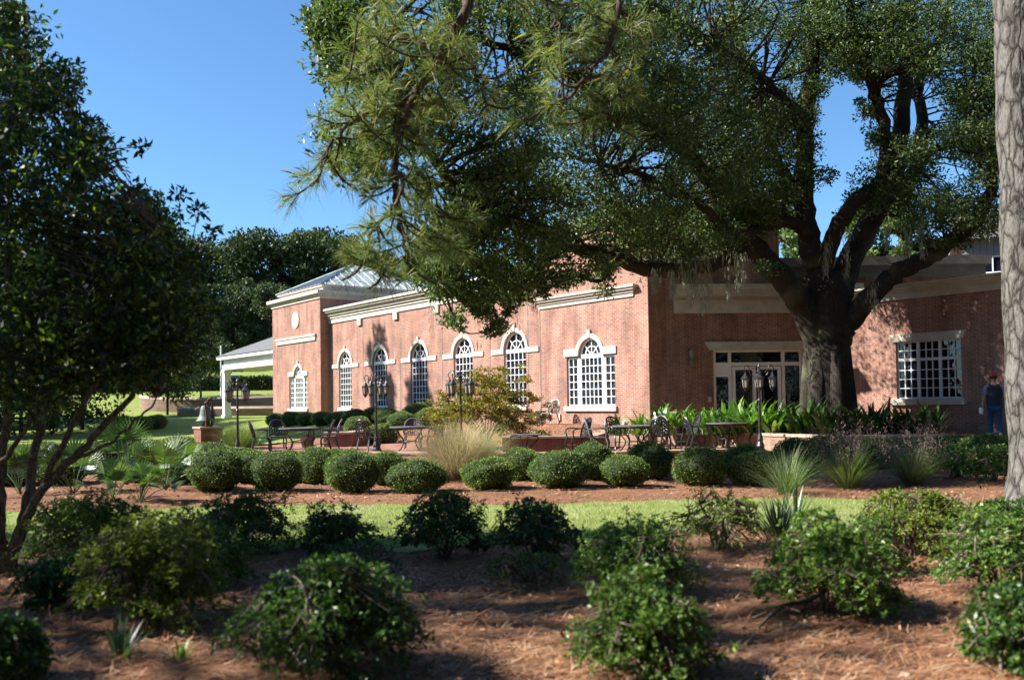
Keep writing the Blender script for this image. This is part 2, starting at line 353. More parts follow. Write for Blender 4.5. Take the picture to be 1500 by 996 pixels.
M['aspid_d'] = leafmat('shaded_strap_leaf', [(0, (.025, .06, .015)), (1, (.07, .14, .03))], .35, .2, .5)  # darker copy of the strap leaf, oak shade put into its colour
M['palm'] = leafmat('palmetto_leaf', [(0, (.035, .075, .03)), (.6, (.07, .13, .055)), (1, (.16, .23, .12))], .4, .2, .5)
M['tan_grass'] = leafmat('fountain_grass_tan', [(0, (.24, .22, .11)), (.5, (.44, .39, .24)), (1, (.66, .58, .42))], .6, .35, .2, (1.2, 1.1, .8))
M['green_grass'] = leafmat('fountain_grass_green', [(0, (.09, .15, .05)), (.6, (.18, .24, .09)), (1, (.34, .34, .17))], .55, .3, .3)
M['blue_grass'] = leafmat('blue_green_blade', [(0, (.05, .10, .055)), (.6, (.11, .17, .095)), (1, (.28, .32, .2))], .5, .3, .3)
M['pink_grass'] = leafmat('muhly_plume', [(0, (.22, .15, .14)), (1, (.38, .28, .26))], .8, .4, .1, (1.1, 1, 1))
M['turf_blade'] = leafmat('turf_blade', [(0, (.13, .18, .05)), (.6, (.25, .31, .10)), (1, (.42, .39, .2))], .6, .3, .2)
M['straw'] = leafmat('fallen_needle', [(0, (.14, .06, .03)), (.5, (.36, .17, .085)), (.85, (.52, .31, .18)), (1, (.60, .48, .36))], .7, .1, .2, (1, 1, 1))
M['moss'] = leafmat('spanish_moss', [(0, (.24, .25, .16)), (1, (.42, .43, .32))], .9, .3, .1, (1, 1, 1))
M['siding'] = seam_mat('grey_metal_siding', (.19, .19, .182), .3, .7)
M['skin'] = noisy('skin', (.42, .24, .17), (.48, .28, .2), 10, .55)
M['shirt'] = noisy('dark_grey_shirt', (.025, .028, .035), (.05, .055, .07), 30, .9)
M['sleeve'] = noisy('grey_blue_sleeve', (.16, .19, .24), (.24, .27, .32), 30, .9)
M['jeans'] = noisy('blue_denim', (.018, .045, .10), (.05, .11, .21), 60, .9)
M['cap'] = noisy('red_cap', (.45, .05, .04), (.6, .09, .07), 15, .8)
M['dark'] = noisy('dark_leather', (.015, .012, .01), (.03, .025, .02), 20, .6)
M['cloth_white'] = noisy('white_plastic', (.75, .75, .74), (.85, .85, .84), 10, .4)
M['car'] = noisy('blue_car_paint', (.10, .20, .38), (.12, .24, .42), 2, .2, spec=.7)
M['rubber'] = noisy('tyre_rubber', (.015, .015, .015), (.03, .03, .03), 20, .8)
M['retain'] = noisy('rail_tie_wall', (.17, .115, .085), (.27, .19, .145), 3, .9, .01, stretch=(.3, .3, 2))

# ------------------------------------------------------------------ setting
def sheet(name, xs, ys, m, lift=0, zf=ground_z, inside=None, kind='structure'):
    xs = np.array(xs); ys = np.array(ys)
    V = np.array([(x, y, zf(x, y)+lift) for y in ys for x in xs]); nx = len(xs)
    F = []
    for j in range(len(ys)-1):
        for i in range(nx-1):
            if inside is None or inside((xs[i]+xs[i+1])/2, (ys[j]+ys[j+1])/2):
                F.append((j*nx+i, j*nx+i+1, (j+1)*nx+i+1, (j+1)*nx+i))
    o = grid_mesh(name, V, F, m); o['kind'] = kind; return o
ys = np.concatenate([np.arange(-6, 0, 1), np.arange(0, 50, .4), np.arange(50, 120, 1.5), np.arange(120, 420, 12), [700, 1500, 4000]])
xs = np.concatenate([[-3000, -1200, -500, -250, -150, -110, -90, -75, -65], np.arange(-60, -24, 1.5), np.arange(-24, 24, .5), np.arange(24, 60, 1.5), [65, 75, 90, 110, 150, 250, 500, 1200, 3000]])
def gz_soft(x, y):
    z = ground_z(x, y)
    if y < 14: z += .018*math.sin(x*3.1+y*2.3)*math.sin(y*3.7-x*1.3)
    return z
sheet('ground', xs, ys, M['mulch'], 0, gz_soft)
def strip(name, near, far, x0, x1, m, lift, n=90, k=14, zf=ground_z):
    V, F = [], []
    X = np.linspace(x0, x1, n)
    for x in X:
        a, b = near(x), far(x)
        for j in range(k+1):
            y = a+(b-a)*j/k; V.append((x, y, zf(x, y)+lift))
    for i in range(n-1):
        for j in range(k):
            F.append((i*(k+1)+j, (i+1)*(k+1)+j, (i+1)*(k+1)+j+1, i*(k+1)+j+1))
    o = grid_mesh(name, V, F, m); o['kind'] = 'structure'; return o
lawn_near = lambda x: 10.25+.25*math.sin(x*1.1)+.15*math.sin(x*2.7+1)+.07*math.sin(x*7.3)+.05*math.sin(x*13.1+2)+(.9*smooth(1.0, 3.0, x))
lawn_far = lambda x: 14.4+.12*math.sin(x*.9)+.06*math.sin(x*5.9)+.04*math.sin(x*11.7)+.0*x-(.9*smooth(4, 9, x))
strip('lawn', lawn_near, lawn_far, -26, 24, M['lawn'], .022, 700, 16, gz_soft)
# broad lawn west of the hall, running up the hill
strip('hill_lawn', lambda x: 33.5+.5*math.sin(x*.4)+max(0, (x+12))*1.2, lambda x: 128.0, -150, -8.0, M['hill'], .03, 120, 90)

# patio
PZ = .15
pat = [XY(355, 28.6), XY(450, 27.4), XY(545, 26.4), XY(720, 25.3), XY(891, 24.9), XY(1062, 25.6), XY(1215, 24.6), (9.2, 25.2), (5.9, 30.2), (3.4, 30.4), (-1.0, 32.5), (-6.2, 35.5), (-9.6, 32.6)]
mb = MB(); mb.prism(pat, -.1, PZ)
o = mb.build('patio', M['paver'], uv=True); o['kind'] = 'structure'

def wall_run(name, pts, z0, z1, th, m_wall, m_cop, label, cat='garden wall', cop=.07, over=.03, group=None):
    """low wall along a polyline, with its coping as a part"""
    zb = z0
    root = empty(name, (pts[0][0], pts[0][1], z0), label, cat, group)
    w = MB(); c = MB()
    for i, (a, b) in enumerate(zip(pts[:-1], pts[1:])):
        fr = Fr(a[0], a[1], b[0]-a[0], b[1]-a[1]); L = math.hypot(b[0]-a[0], b[1]-a[1])
        e = th/2 if i < len(pts)-2 else 0
        w.box(0 if i == 0 else th/2, L+e, -th/2+i*.0015, th/2+i*.0015, zb-.3, z1-cop, fr)
        c.box((-over if i == 0 else th/2+over+.002), L+(e+over), -th/2-over, th/2+over, z1-cop, z1, fr)
    w.build('wall_body', m_wall, root, uv=True); c.build('coping', m_cop, root, bevel=.008, uv=True)
    return root
# patio front kerb wall
wall_run('kerb_wall', [XY(545, 26.25), XY(720, 25.15), XY(891, 24.75), XY(1060, 25.45)], 0.0, .23, .22, M['brick_low'], M['stone_pink'],
         'low brick kerb wall with pale coping along the front edge of the patio', cop=.05)
wall_run('seat_wall', [XY(735, 26.9), XY(866, 26.9), XY(880, 29.2)], PZ, .60, .3, M['brick_low'], M['stone_pink'],
         'low dark brick seat wall with lit pinkish coping behind the empty side chair')
wall_run('seat_wall', [XY(475, 31.6), XY(509, 31.6), XY(530, 33.5)], PZ, .66, .35, M['brick_low'], M['stone_pink'],
         'short dark brick seat wall beside the two paired armchairs near the tower')
wall_run('planter_wall', [XY(884, 31.2), XY(1000, 29.6), (8.3, 24.0), (11.2, 23.6)], PZ, .62, .3, M['block'], M['stone_pink'],
         'block planter wall with pale coping holding strap leaved plants and the oak', cop=.08)
mb = MB(); mb.prism([(3.3, 31.2), (5.8, 29.7), (8.35, 24.1), (11.3, 23.7), (14.5, 25.4), (12.1, 29.6), (5.4, 30.4), (4.4, 30.2), (2.9, 32.2)], .0, .52)
o = mb.build('planter_soil', M['mulch']); o['kind'] = 'structure'

# ------------------------------------------------------------------ the brick hall
A = Fr(4.59, 30, -.6, .8, 1)            # n = (-.8,-.6)
assert A.n[0] < 0 and A.n[1] < 0
hall = empty('brick_hall', (4.59, 30, .5), 'long red brick hall with arched white windows, pale cornices and a hip roofed corner tower', 'building')
FL = .3                                 # wall bases sink below grade
def wall_mesh(mb, fr, u0, u1, z0, z1, opens, v=0, depth=.16, n=20):
    def q(a, b, c, d): mb.quad(fr(*a), fr(*b), fr(*c), fr(*d))
    cur = u0
    for op in sorted(opens, key=lambda o: o['u0']):
        q((cur, v, z0), (op['u0'], v, z0), (op['u0'], v, z1), (cur, v, z1))
        a, b, zs = op['u0'], op['u1'], op['zs']
        q((a, v, z0), (b, v, z0), (b, v, zs), (a, v, zs))
        con = [(a, zs)]
        if op['kind'] == 'rect':
            con += [(a, op['zt']), (b, op['zt'])]; q((a, v, op['zt']), (b, v, op['zt']), (b, v, z1), (a, v, z1))
        else:
            uc, r, zt = op['uc'], op['r'], op['zt']
            if a < uc-r-.01:
                con.append((a, zt)); q((a, v, zt), (uc-r, v, zt), (uc-r, v, z1), (a, v, z1))
            arc = [(uc-r*math.cos(PI*i/n), zt+r*math.sin(PI*i/n)) for i in range(n+1)]
            con += arc
            for p, s in zip(arc[:-1], arc[1:]): q((p[0], v, p[1]), (s[0], v, s[1]), (s[0], v, z1), (p[0], v, z1))
            if b > uc+r+.01:
                con.append((b, zt)); q((uc+r, v, zt), (b, v, zt), (b, v, z1), (uc+r, v, z1))
        con.append((b, zs))
        for p, s in zip(con, con[1:]+con[:1]):
            q((p[0], v, p[1]), (s[0], v, s[1]), (s[0], v-depth, s[1]), (p[0], v-depth, p[1]))
        cur = b
    q((cur, v, z0), (u1, v, z0), (u1, v, z1), (cur, v, z1))
def lite(mb, fr, u0, u1, z0, z1, nc, nr, v, fw=.06, mw=.024, dep=.06):
    mb.box(u0, u0+fw, v-dep, v, z0, z1, fr); mb.box(u1-fw, u1, v-dep, v, z0, z1, fr)
    mb.box(u0+fw, u1-fw, v-dep, v-.002, z0, z0+fw, fr); mb.box(u0+fw, u1-fw, v-dep, v-.002, z1-fw, z1, fr)
    for i in range(1, nc):
        u = u0+fw+(u1-u0-2*fw)*i/nc; mb.box(u-mw/2, u+mw/2, v-dep, v-.01, z0+fw, z1-fw, fr)
    for j in range(1, nr):
        z = z0+fw+(z1-z0-2*fw)*j/nr; mb.box(u0+fw, u1-fw, v-dep+.003, v-.014, z-mw/2, z+mw/2, fr)
def arc_strip(mb, fr, uc, zc, r0, r1, v0, v1, a0=0, a1=PI, n=24):
    ring = []
    for i in range(n+1):
        a = a0+(a1-a0)*i/n
        for (r, v) in ((r0, v0), (r1, v0), (r1, v1), (r0, v1)): ring.append(fr(uc+r*math.cos(a), v, zc+r*math.sin(a)))
    fs = [(4*i+k, 4*i+(k+1) % 4, 4*(i+1)+(k+1) % 4, 4*(i+1)+k) for i in range(n) for k in range(4)]
    fs += [(0, 1, 2, 3), (4*n+3, 4*n+2, 4*n+1, 4*n)]
    mb.add(ring, fs)
def bar(mb, fr, p, q, w, v0, v1):
    dx, dz = q[0]-p[0], q[1]-p[1]; l = math.hypot(dx, dz); nx, nz = -dz/l*w/2, dx/l*w/2
    c = [(p[0]+nx, p[1]+nz), (p[0]-nx, p[1]-nz), (q[0]-nx, q[1]-nz), (q[0]+nx, q[1]+nz)]
    vs = [fr(a, v, b) for v in (v0, v1) for a, b in c]
    mb.add(vs, [(0,1,2,3),(4,7,6,5),(0,4,5,1),(1,5,6,2),(2,6,7,3),(3,7,4,0)])
def arch_lite(mb, fr, uc, r, z, v, fw=.06, mw=.026, dep=.06):
    arc_strip(mb, fr, uc, z, r-fw, r, v-dep, v)
    arc_strip(mb, fr, uc, z, r*.52, r*.52+mw, v-dep+.003, v-.012)
    arc_strip(mb, fr, uc, z, r*.16, r*.16+mw, v-dep+.003, v-.012)
    for a in (45, 90, 135):
        a = math.radians(a); bar(mb, fr, (uc+r*.17*math.cos(a), z+r*.17*math.sin(a)), (uc+(r-fw)*math.cos(a), z+(r-fw)*math.sin(a)), mw, v-dep+.006, v-.016)
    mb.box(uc-r, uc+r, v-dep, v+.008, z-.05, z+.045, fr)
def arched_window(fr, uc, r, zs, zt, v, rows, parent, band=.62, side=0, cols=5):
    g = MB()
    pts = [(uc-r, zs), (uc+r, zs)]+[(uc+r*math.cos(PI*i/20), zt+r*math.sin(PI*i/20)) for i in range(21)]
    fm = MB(); vf = v-.07
    lite(fm, fr, uc-r, uc+r, zs, zt-.04, cols, rows, vf)
    arch_lite(fm, fr, uc, r, zt, vf)
    if side:
        for s in (-1, 1):
            a, b = (uc-r-side, uc-r-.09) if s < 0 else (uc+r+.09, uc+r+side)
            lite(fm, fr, a, b, zs, zt-.05, 2, rows, vf)
            fm.box(min(b if s < 0 else uc+r, uc-r if s < 0 else a), max(b if s < 0 else uc+r, uc-r if s < 0 else a), v-.16, vf+.012, zs, zt-.05, fr)
    w = fm.build('window', M['white'], parent)
    g.quad(*[fr(a, v-.125, b) for a, b in pts])
    if side:
        for a, b in ((uc-r-side, uc-r-.05), (uc+r+.05, uc+r+side)): g.quad(fr(a, v-.125, zs), fr(b, v-.125, zs), fr(b, v-.125, zt), fr(a, v-.125, zt))
    g.build('pane', M['glass'], w)
    s_ = MB()
    arc_strip(s_, fr, uc, zt, r, r+.165, v-.02, v+.045)
    bar(s_, fr, (uc, zt+r+.02), (uc, zt+r+.3), .16, v-.02, v+.07)
    e = r+.2
    if side:
        s_.box(uc-r-side-.1, uc-r-.002, v-.02, v+.05, zt, zt+.26, fr); s_.box(uc+r+.002, uc+r+side+.1, v-.02, v+.05, zt, zt+.26, fr)
        lo, hi = uc-r-side-.1, uc+r+side+.1
    else:
        s_.box(uc-e-band, uc-e+.02, v-.02, v+.05, zt-.12, zt+.08, fr); s_.box(uc+e-.02, uc+e+band, v-.02, v+.05, zt-.12, zt+.08, fr)
        s_.box(uc-r-.2, uc-r-.002, v-.02, v+.047, zt-.12, zt, fr); s_.box(uc+r+.002, uc+r+.2, v-.02, v+.047, zt-.12, zt, fr)
        lo, hi = uc-r-.06, uc+r+.06
    s_.build('stone_surround', M['stone'], w)
    l_ = MB(); l_.box(lo, hi, v-.15, v+.09, zs-.17, zs, fr); l_.build('sill', M['stone'], w, bevel=.008)
    return w
def cornice(fr, u0, u1, zb, zt, v, parent, steps=((0, .06), (.33, .12), (.5, .20), (.72, .34), (.85, .42)), m='stone', back=.3, ends=True):
    mb = MB()
    h = zt-zb
    for i, (t, pr) in enumerate(steps):
        t1 = steps[i+1][0] if i+1 < len(steps) else 1
        e = pr if ends else 0
        mb.box(u0-(pr if ends in (True, 'a') else 0), u1+(pr if ends in (True, 'b') else 0), v-back, v+pr, zb+h*t+.001*i, zb+h*t1, fr)
    return mb.build('cornice', M[m], parent)
# hall windows
uH0 = A.hit(797)[0]; uH1 = A.hit(484)[0]
opens = []
for px in (755, 679, 614, 557, 506):
    u = A.hit(px)[0]; opens.append(dict(kind='arch', uc=u, r=.72, u0=u-.72, u1=u+.72, zs=1.45, zt=3.64))
mb = MB(); wall_mesh(mb, A, uH0, uH1, FL, 6.0, opens)
mb.box(uH0, uH1, -14, -.3, FL, 5.9, A)
mb.build('hall_wall', M['brick'], hall, uv=True)
for op in opens: arched_window(A, op['uc'], .72, 1.45, 3.64, 0, 7, hall)
cornice(A, uH0, uH1+.0, 5.95, 6.7, 0, hall, ends=False)
mb = MB(); mb.box(uH0+.2, uH1, -14, -.3, 6.55, 6.62, A); mb.build('roof', M['fascia'], hall)
for px in (529, 582, 642, 711):
    u = A.hit(px)[0]; mb = MB(); mb.box(u-.19, u+.19, -.02, .1, 5.6, 5.949, A); mb.build('bracket', M['stone'], hall)
for px in (533, 587, 649, 719, 775):
    u = A.hit(px)[0]; mb = MB(); mb.box(u-.014, u+.014, -.01, .006, .5, 5.9, A); mb.build('control_joint', M['shingle'], hall)
u = uH0+.09; mb = MB(); mb.tube([A(u, .06, .4), A(u, .06, 5.9)], .035, 8); mb.build('downspout', M['fascia'], hall)
for px in (507, 532): 
    u = A.hit(px-16)[0]; mb = MB(); mb.box(u-.3, u+.3, -.02, .05, .6, 1.0, A); mb.build('base_block', M['stone'], hall)
# near corner block
vB = .12; uB0 = 0.0; uB1 = uH0
uc = A.hit(865, v=vB)[0]
opb = [dict(kind='arch', uc=uc, r=.6, u0=uc-1.27, u1=uc+1.27, zs=1.42, zt=3.22)]
mb = MB(); wall_mesh(mb, A, uB0, uB1, FL, 7.6, opb, v=vB)
mb.quad(A(uB1, vB, FL), A(uB1, -8, FL), A(uB1, -8, 7.6), A(uB1, vB, 7.6))
corner = A(0, vB, 0); Fx0, Fy0 = corner[0]+.8*.85, corner[1]+.6*.85
mb.quad(A(0, vB, FL), A(0, vB-.85, FL), A(0, vB-.85, 7.6), A(0, vB, 7.6))
mb.build('block_wall', M['brick'], hall, uv=True)
arched_window(A, uc, .6, 1.42, 3.22, vB, 6, hall, side=.67)
cornice(A, A.hit(930, v=vB)[0], uB1, 5.08, 5.46, vB, hall, steps=((0, .05), (.35, .10), (.6, .18), (.8, .24)), back=.05)
cornice(A, uB0, uB1, 7.57, 8.0, vB, hall, steps=((0, .06), (.3, .14), (.55, .24), (.8, .32)), back=.4)
# recessed front (doors), faces the camera
Fd = (3.2, .25); FR = Fr(Fx0, Fy0, Fd[0], Fd[1], -1)
assert FR.n[1] < 0
uF1 = FR.hit(1262)[0]; uFup = FR.hit(1146)[0]
ud0 = FR.hit(1046)[0]; ud1 = FR.hit(1178)[0]
mb = MB(); wall_mesh(mb, FR, 0, uF1, FL, 5.2, [dict(kind='rect', u0=ud0, u1=ud1, zs=.62, zt=3.25)], depth=.2)
mb.quad(FR(0, 0, 5.2), FR(uFup, 0, 5.2), FR(uFup, 0, 7.6), FR(0, 0, 7.6)); mb.quad(FR(uFup, 0, 5.2), FR(uFup, -8, 5.2), FR(uFup, -8, 7.6), FR(uFup, 0, 7.6))
mb.build('recessed_wall', M['brick'], hall, uv=True)
cornice(FR, 0.25, uF1, 4.48, 5.42, 0, hall, steps=((0, .10), (.4, .14), (.46, .08), (.6, .3), (.8, .38)), ends=False)
cornice(FR, 0, uFup, 7.57, 8.0, 0, hall, steps=((0, .06), (.3, .14), (.55, .24), (.8, .32)), back=.4, ends='b')
mb = MB(); mb.box(0.3, uFup-.05, -7.9, -.45, 7.4, 7.5, FR); mb.build('roof', M['fascia'], hall)
# door header
mb = MB(); vs = [FR(ud0-.12, v, 3.25) for v in (-.05, .08)]
for v in (0,):
    c = [(ud0-.14, 3.25), (ud1+.14, 3.25), (ud1+.30, 3.52), (ud0-.30, 3.52)]
    q = [FR(a, vv, b) for vv in (-.05, .08) for a, b in c]
    mb.add(q, [(0,1,2,3),(4,7,6,5),(0,4,5,1),(1,5,6,2),(2,6,7,3),(3,7,4,0)])
mb.build('door_header', M['stone'], hall)
# door set
dz0, dtr = .62, 2.78
def fx(px): return FR.hit(px)[0]
mb = MB()
mb.box(ud0, ud1, -.14, -.06, 3.17, 3.25, FR); mb.box(ud0, ud1, -.142, -.058, dtr-.07, dtr+.05, FR)
for px in (1048, 1071, 1149.5, 1176): u = fx(px); mb.box(u-.05, u+.05, -.14, -.055, dz0, 3.2, FR)
mb.box(fx(1046), fx(1071), -.13, -.065, 2.35, dtr-.07, FR)
fr_ = mb.build('door_frame', M['white'], hall)
g = MB(); g.quad(FR(ud0, -.15, dz0), FR(ud1, -.15, dz0), FR(ud1, -.15, 3.25), FR(ud0, -.15, 3.25)); g.build('pane', M['glass'], fr_)
for a, b in ((1073, 1110), (1111, 1147)):
    ua, ub = fx(a)+.03, fx(b)-.02; d = MB()
    d.box(ua, ua+.11, -.12, -.07, dz0, dtr-.09, FR); d.box(ub-.11, ub, -.12, -.07, dz0, dtr-.09, FR)
    d.box(ua+.11, ub-.11, -.12, -.072, dtr-.2, dtr-.09, FR); d.box(ua+.11, ub-.11, -.12, -.072, dz0, dz0+.25, FR)
    dr = d.build('door', M['white'], hall)
    h = MB(); uu = ub-.16 if a == 1073 else ua+.16; h.tube([FR(uu, -.03, 1.5), FR(uu, -.03, 1.9)], .015, 6); h.build('handle', M['iron_grey'], dr)
# wall lamp
u, z = FR.hit(1012, 524)
mb = MB(); mb.lathe([(.02, -.3), (.09, -.28), (.10, -.1), (.06, -.03), (.06, .03), (.10, .1), (.09, .28), (.02, .3)], FR(u, .13, z), 12)
sc = mb.build('wall_lamp', M['fascia'], hall, smooth_=True)
mb = MB(); mb.box(u-.06, u+.06, .002, .06, z-.12, z+.12, FR); mb.build('mounting_plate', M['iron_grey'], sc)
u, z = FR.hit(1039, 585); mb = MB(); mb.box(u-.06, u+.06, .002, .06, z-.09, z+.09, FR); mb.build('outlet_box', M['stone'], hall)
# right wing
RW = Fr(11.86, 29.7, .6, -.8, -1)
assert RW.n[0] < 0 and RW.n[1] < 0
uR0 = -1.9; uR1 = RW.hit(1530)[0]
w0, w1 = RW.hit(1314)[0], RW.hit(1410)[0]; RZS, RZT = 1.54, 3.34
mb = MB(); wall_mesh(mb, RW, uR0, uR1, FL-.2, 4.75, [dict(kind='rect', u0=w0, u1=w1, zs=RZS, zt=RZT)])
mb.quad(RW(uR1, 0, FL-.2), RW(uR1, -9, FL-.2), RW(uR1, -9, 4.7), RW(uR1, 0, 4.7)); mb.quad(RW(uR0, 0, FL-.2), RW(uR0, -3, FL-.2), RW(uR0, -3, 4.7), RW(uR0, 0, 4.7))
mb.build('wing_wall', M['brick'], hall, uv=True)
cornice(RW, uR0, uR1, 4.68, 5.14, 0, hall, steps=((0, .07), (.4, .12), (.52, .2), (.66, .28), (.85, .36)), back=.4, ends='b')
mb = MB(); mb.box(uR0+.05, uR1-.05, -9, -.41, 4.85, 4.95, RW); mb.build('roof', M['fascia'], hall)
fm = MB(); W3 = (w1-w0)/3
for k in range(3):
    lite(fm, RW, w0+W3*k+.004, w0+W3*(k+1)-.004, RZS, RZS+1.22, 3, 4, -.07, .04, .025); lite(fm, RW, w0+W3*k+.004, w0+W3*(k+1)-.004, RZS+1.224, RZT, 3, 2, -.07, .04, .025)
w = fm.build('window', M['white'], hall)
g = MB(); g.quad(RW(w0, -.125, RZS), RW(w1, -.125, RZS), RW(w1, -.125, RZT), RW(w0, -.125, RZT)); g.build('pane', M['glass'], w)
s_ = MB(); c = [(w0-.08, RZT), (w1+.08, RZT), (w1+.2, RZT+.24), (w0-.2, RZT+.24)]
q = [RW(a, vv, b) for vv in (-.05, .06) for a, b in c]; s_.add(q, [(0,1,2,3),(4,7,6,5),(0,4,5,1),(1,5,6,2),(2,6,7,3),(3,7,4,0)])
s_.build('lintel', M['stone'], w)
s_ = MB(); s_.box(w0-.12, w1+.12, -.15, .12, RZS-.2, RZS, RW); s_.build('sill', M['stone'], w, bevel=.008)
# upper rear volume
U = Fr(8.2, 33.0, 1, -.02, -1); uU = U.hit(1434)[0]
mb = MB(); mb.box(0, uU, -9, 0, 4.0, 5.9, U); mb.build('upper_wall', M['brick'], hall, uv=True)
mb = MB(); mb.box(-.1, uU+.25, -9.3, .25, 5.9, 6.3, U); mb.box(-.1, uU+.4, -9.4, .4, 6.3, 6.62, U); mb.build('fascia', M['fascia'], hall)
# tower
vT = .55; uT0 = uH1; uT1 = A.hit(400, v=vT)[0]
uc = A.hit(437, v=vT)[0]
opt = [dict(kind='arch', uc=uc, r=.55, u0=uc-1.22, u1=uc+1.22, zs=1.42, zt=3.22)]
mb = MB(); wall_mesh(mb, A, uT0, uT1, FL, 7.35, opt, v=vT)
for uu in (uT0, uT1): mb.quad(A(uu, vT, FL), A(uu, -7, FL), A(uu, -7, 7.35), A(uu, vT, 7.35))
mb.quad(A(uT0, -7, FL), A(uT1, -7, FL), A(uT1, -7, 7.35), A(uT0, -7, 7.35))
mb.build('tower_wall', M['brick'], hall, uv=True)
arched_window(A, uc, .55, 1.42, 3.22, vT, 6, hall, side=.67)
mb = MB()
for t, pr, z0, z1 in ((0, .06, 7.3, 7.46), (0, .14, 7.46, 7.56), (0, .26, 7.56, 7.74)): mb.box(uT0-pr, uT1+pr, -7-pr, vT+pr, z0, z1, A)
mb.build('cornice', M['stone'], hall)
mb = MB(); mb.box(uT0+.3, uT1-.3, -6.7, vT-.3, 7.742, 8.0, A); mb.box(uT0+.2, uT1-.2, -6.8, vT-.2, 8.0, 8.1, A); mb.build('roof_fascia', M['stone'], hall)
a = [A(uT0+.15, vT-.15, 8.1), A(uT1-.15, vT-.15, 8.1), A(uT1-.15, -6.85, 8.1), A(uT0+.15, -6.85, 8.1)]
um = (uT0+uT1)/2; ap = [A(um, -3.0, 9.75), A(um, -3.6, 9.75)]
mb = MB(); mb.add(a+ap, [(0, 1, 4), (1, 2, 5, 4), (2, 3, 5), (3, 0, 4, 5), (3, 2, 1, 0)])
rf = mb.build('roof', M['metal_roof'], hall, uv=True)
def rib(p, q, r=.03):
    mb2.tube([Vector(p)+Vector((0, 0, .02)), Vector(q)+Vector((0, 0, .02))], r, 4)
mb2 = MB()
for i in range(13):      # seams on the two sunny slopes
    t = (i+.5)/13
    b0 = Vector(a[0]).lerp(Vector(a[1]), t); k = min(t, 1-t)*2; e = b0.lerp(Vector(a[0]).lerp(Vector(a[1]), .5).lerp(Vector(ap[0]), 1), 0)
    e = b0+(Vector(ap[0])-(Vector(a[0])+Vector(a[1]))/2)*k; rib(b0, e)
    b0 = Vector(a[0]).lerp(Vector(a[3]), t); e = b0+(Vector(ap[0])-Vector(A(uT0+.15, -3.0, 8.1)))*min(1, k); rib(b0, e)
for c_ in a: rib(c_, ap[0] if c_ in a[:2] else ap[1], .05)
mb2.build('seam_ribs', M['metal_roof'], rf, uv=True)
mb = MB(); q = A(um+1.2, -3.2, 9.2); mb.tube([q, (q[0], q[1], 10.4)], .02, 5); mb.build('lightning_rod', M['iron_grey'], hall)
u, z = A.hit(433.5, 469, vT); cen = A(u, vT, z)
mb = MB(); arc_strip(mb, A, u, z, .001, .46, vT-.01, vT+.05, 0, 2*PI, 32); mb.build('medallion', M['stone'], hall)
u0_, z_ = A.hit(463, 496, vT); u1_ = A.hit(406, 505, vT)[0]
mb = MB(); mb.box(u0_, u1_, vT-.01, vT+.07, 5.1, 5.34, A); mb.box(u0_-.05, u1_+.05, vT-.01, vT+.12, 5.34, 5.44, A); mb.build('belt_course', M['stone'], hall)
for px in (466.5, 403.5):
    u = A.hit(px, v=vT)[0]; mb = MB(); mb.box(u-.28, u+.28, vT-.01, vT+.06, .5, 1.02, A); mb.build('base_block', M['stone'], hall)
u = A.hit(407, v=vT)[0]; mb = MB(); mb.box(u-.016, u+.016, vT-.01, vT+.006, .5, 7.2, A); mb.build('control_joint', M['shingle'], hall)
# portico
pu0, pu1 = uT1+.05, A.hit(318, v=vT)[0]; pv1 = vT-.35; pv0 = -5.5
mb = MB()
mb.box(pu0, pu1, pv1-.35, pv1, 4.05, 4.36, A); mb.box(pu0+.003, pu1, pv0, pv0+.35, 4.05, 4.36, A); mb.box(pu1-.35, pu1+.002, pv0+.35, pv1-.35, 4.052, 4.36, A)
mb.box(pu0, pu1-.06, pv0+.1, pv1-.08, 4.361, 4.72, A)
mb.build('portico_beam', M['white'], hall)
mb = MB(); mb.box(pu0, pu1+.3, pv0-.3, pv1+.3, 4.72, 4.94, A); mb.build('portico_eave', M['white'], hall)
vm = (pv0+pv1)/2
a4 = [A(pu0, pv1+.36, 4.941), A(pu1+.36, pv1+.36, 4.941), A(pu1+.36, pv0-.36, 4.941), A(pu0, pv0-.36, 4.941), A(pu0, vm, 6.35), A(pu1-3.0, vm, 6.35)]
mb = MB(); mb.add(a4, [(0, 1, 5, 4), (1, 2, 5), (2, 3, 4, 5), (0, 4, 3), (0, 3, 2, 1)]); mb.build('portico_roof', M['shingle'], hall)
for uu, vv in ((pu1-.3, pv1-.2), (pu0+.25, pv1-.2), (pu1-.3, pv0+.2), (pu0+.25, pv0+.2)):
    mb = MB(); mb.box(uu-.22, uu+.22, vv-.22, vv+.22, .7, 4.05, A); mb.box(uu-.28, uu+.28, vv-.28, vv+.28, .7, 1.0, A); mb.box(uu-.27, uu+.27, vv-.27, vv+.27, 3.85, 4.049, A)
    mb.build('column', M['white'], hall, bevel=.01)
q = A(pu1-2.9, vm, 6.3); mb = MB(); mb.tube([q, (q[0], q[1], 7.3)], .025, 5); mb.build('lightning_rod', M['iron_grey'], hall)
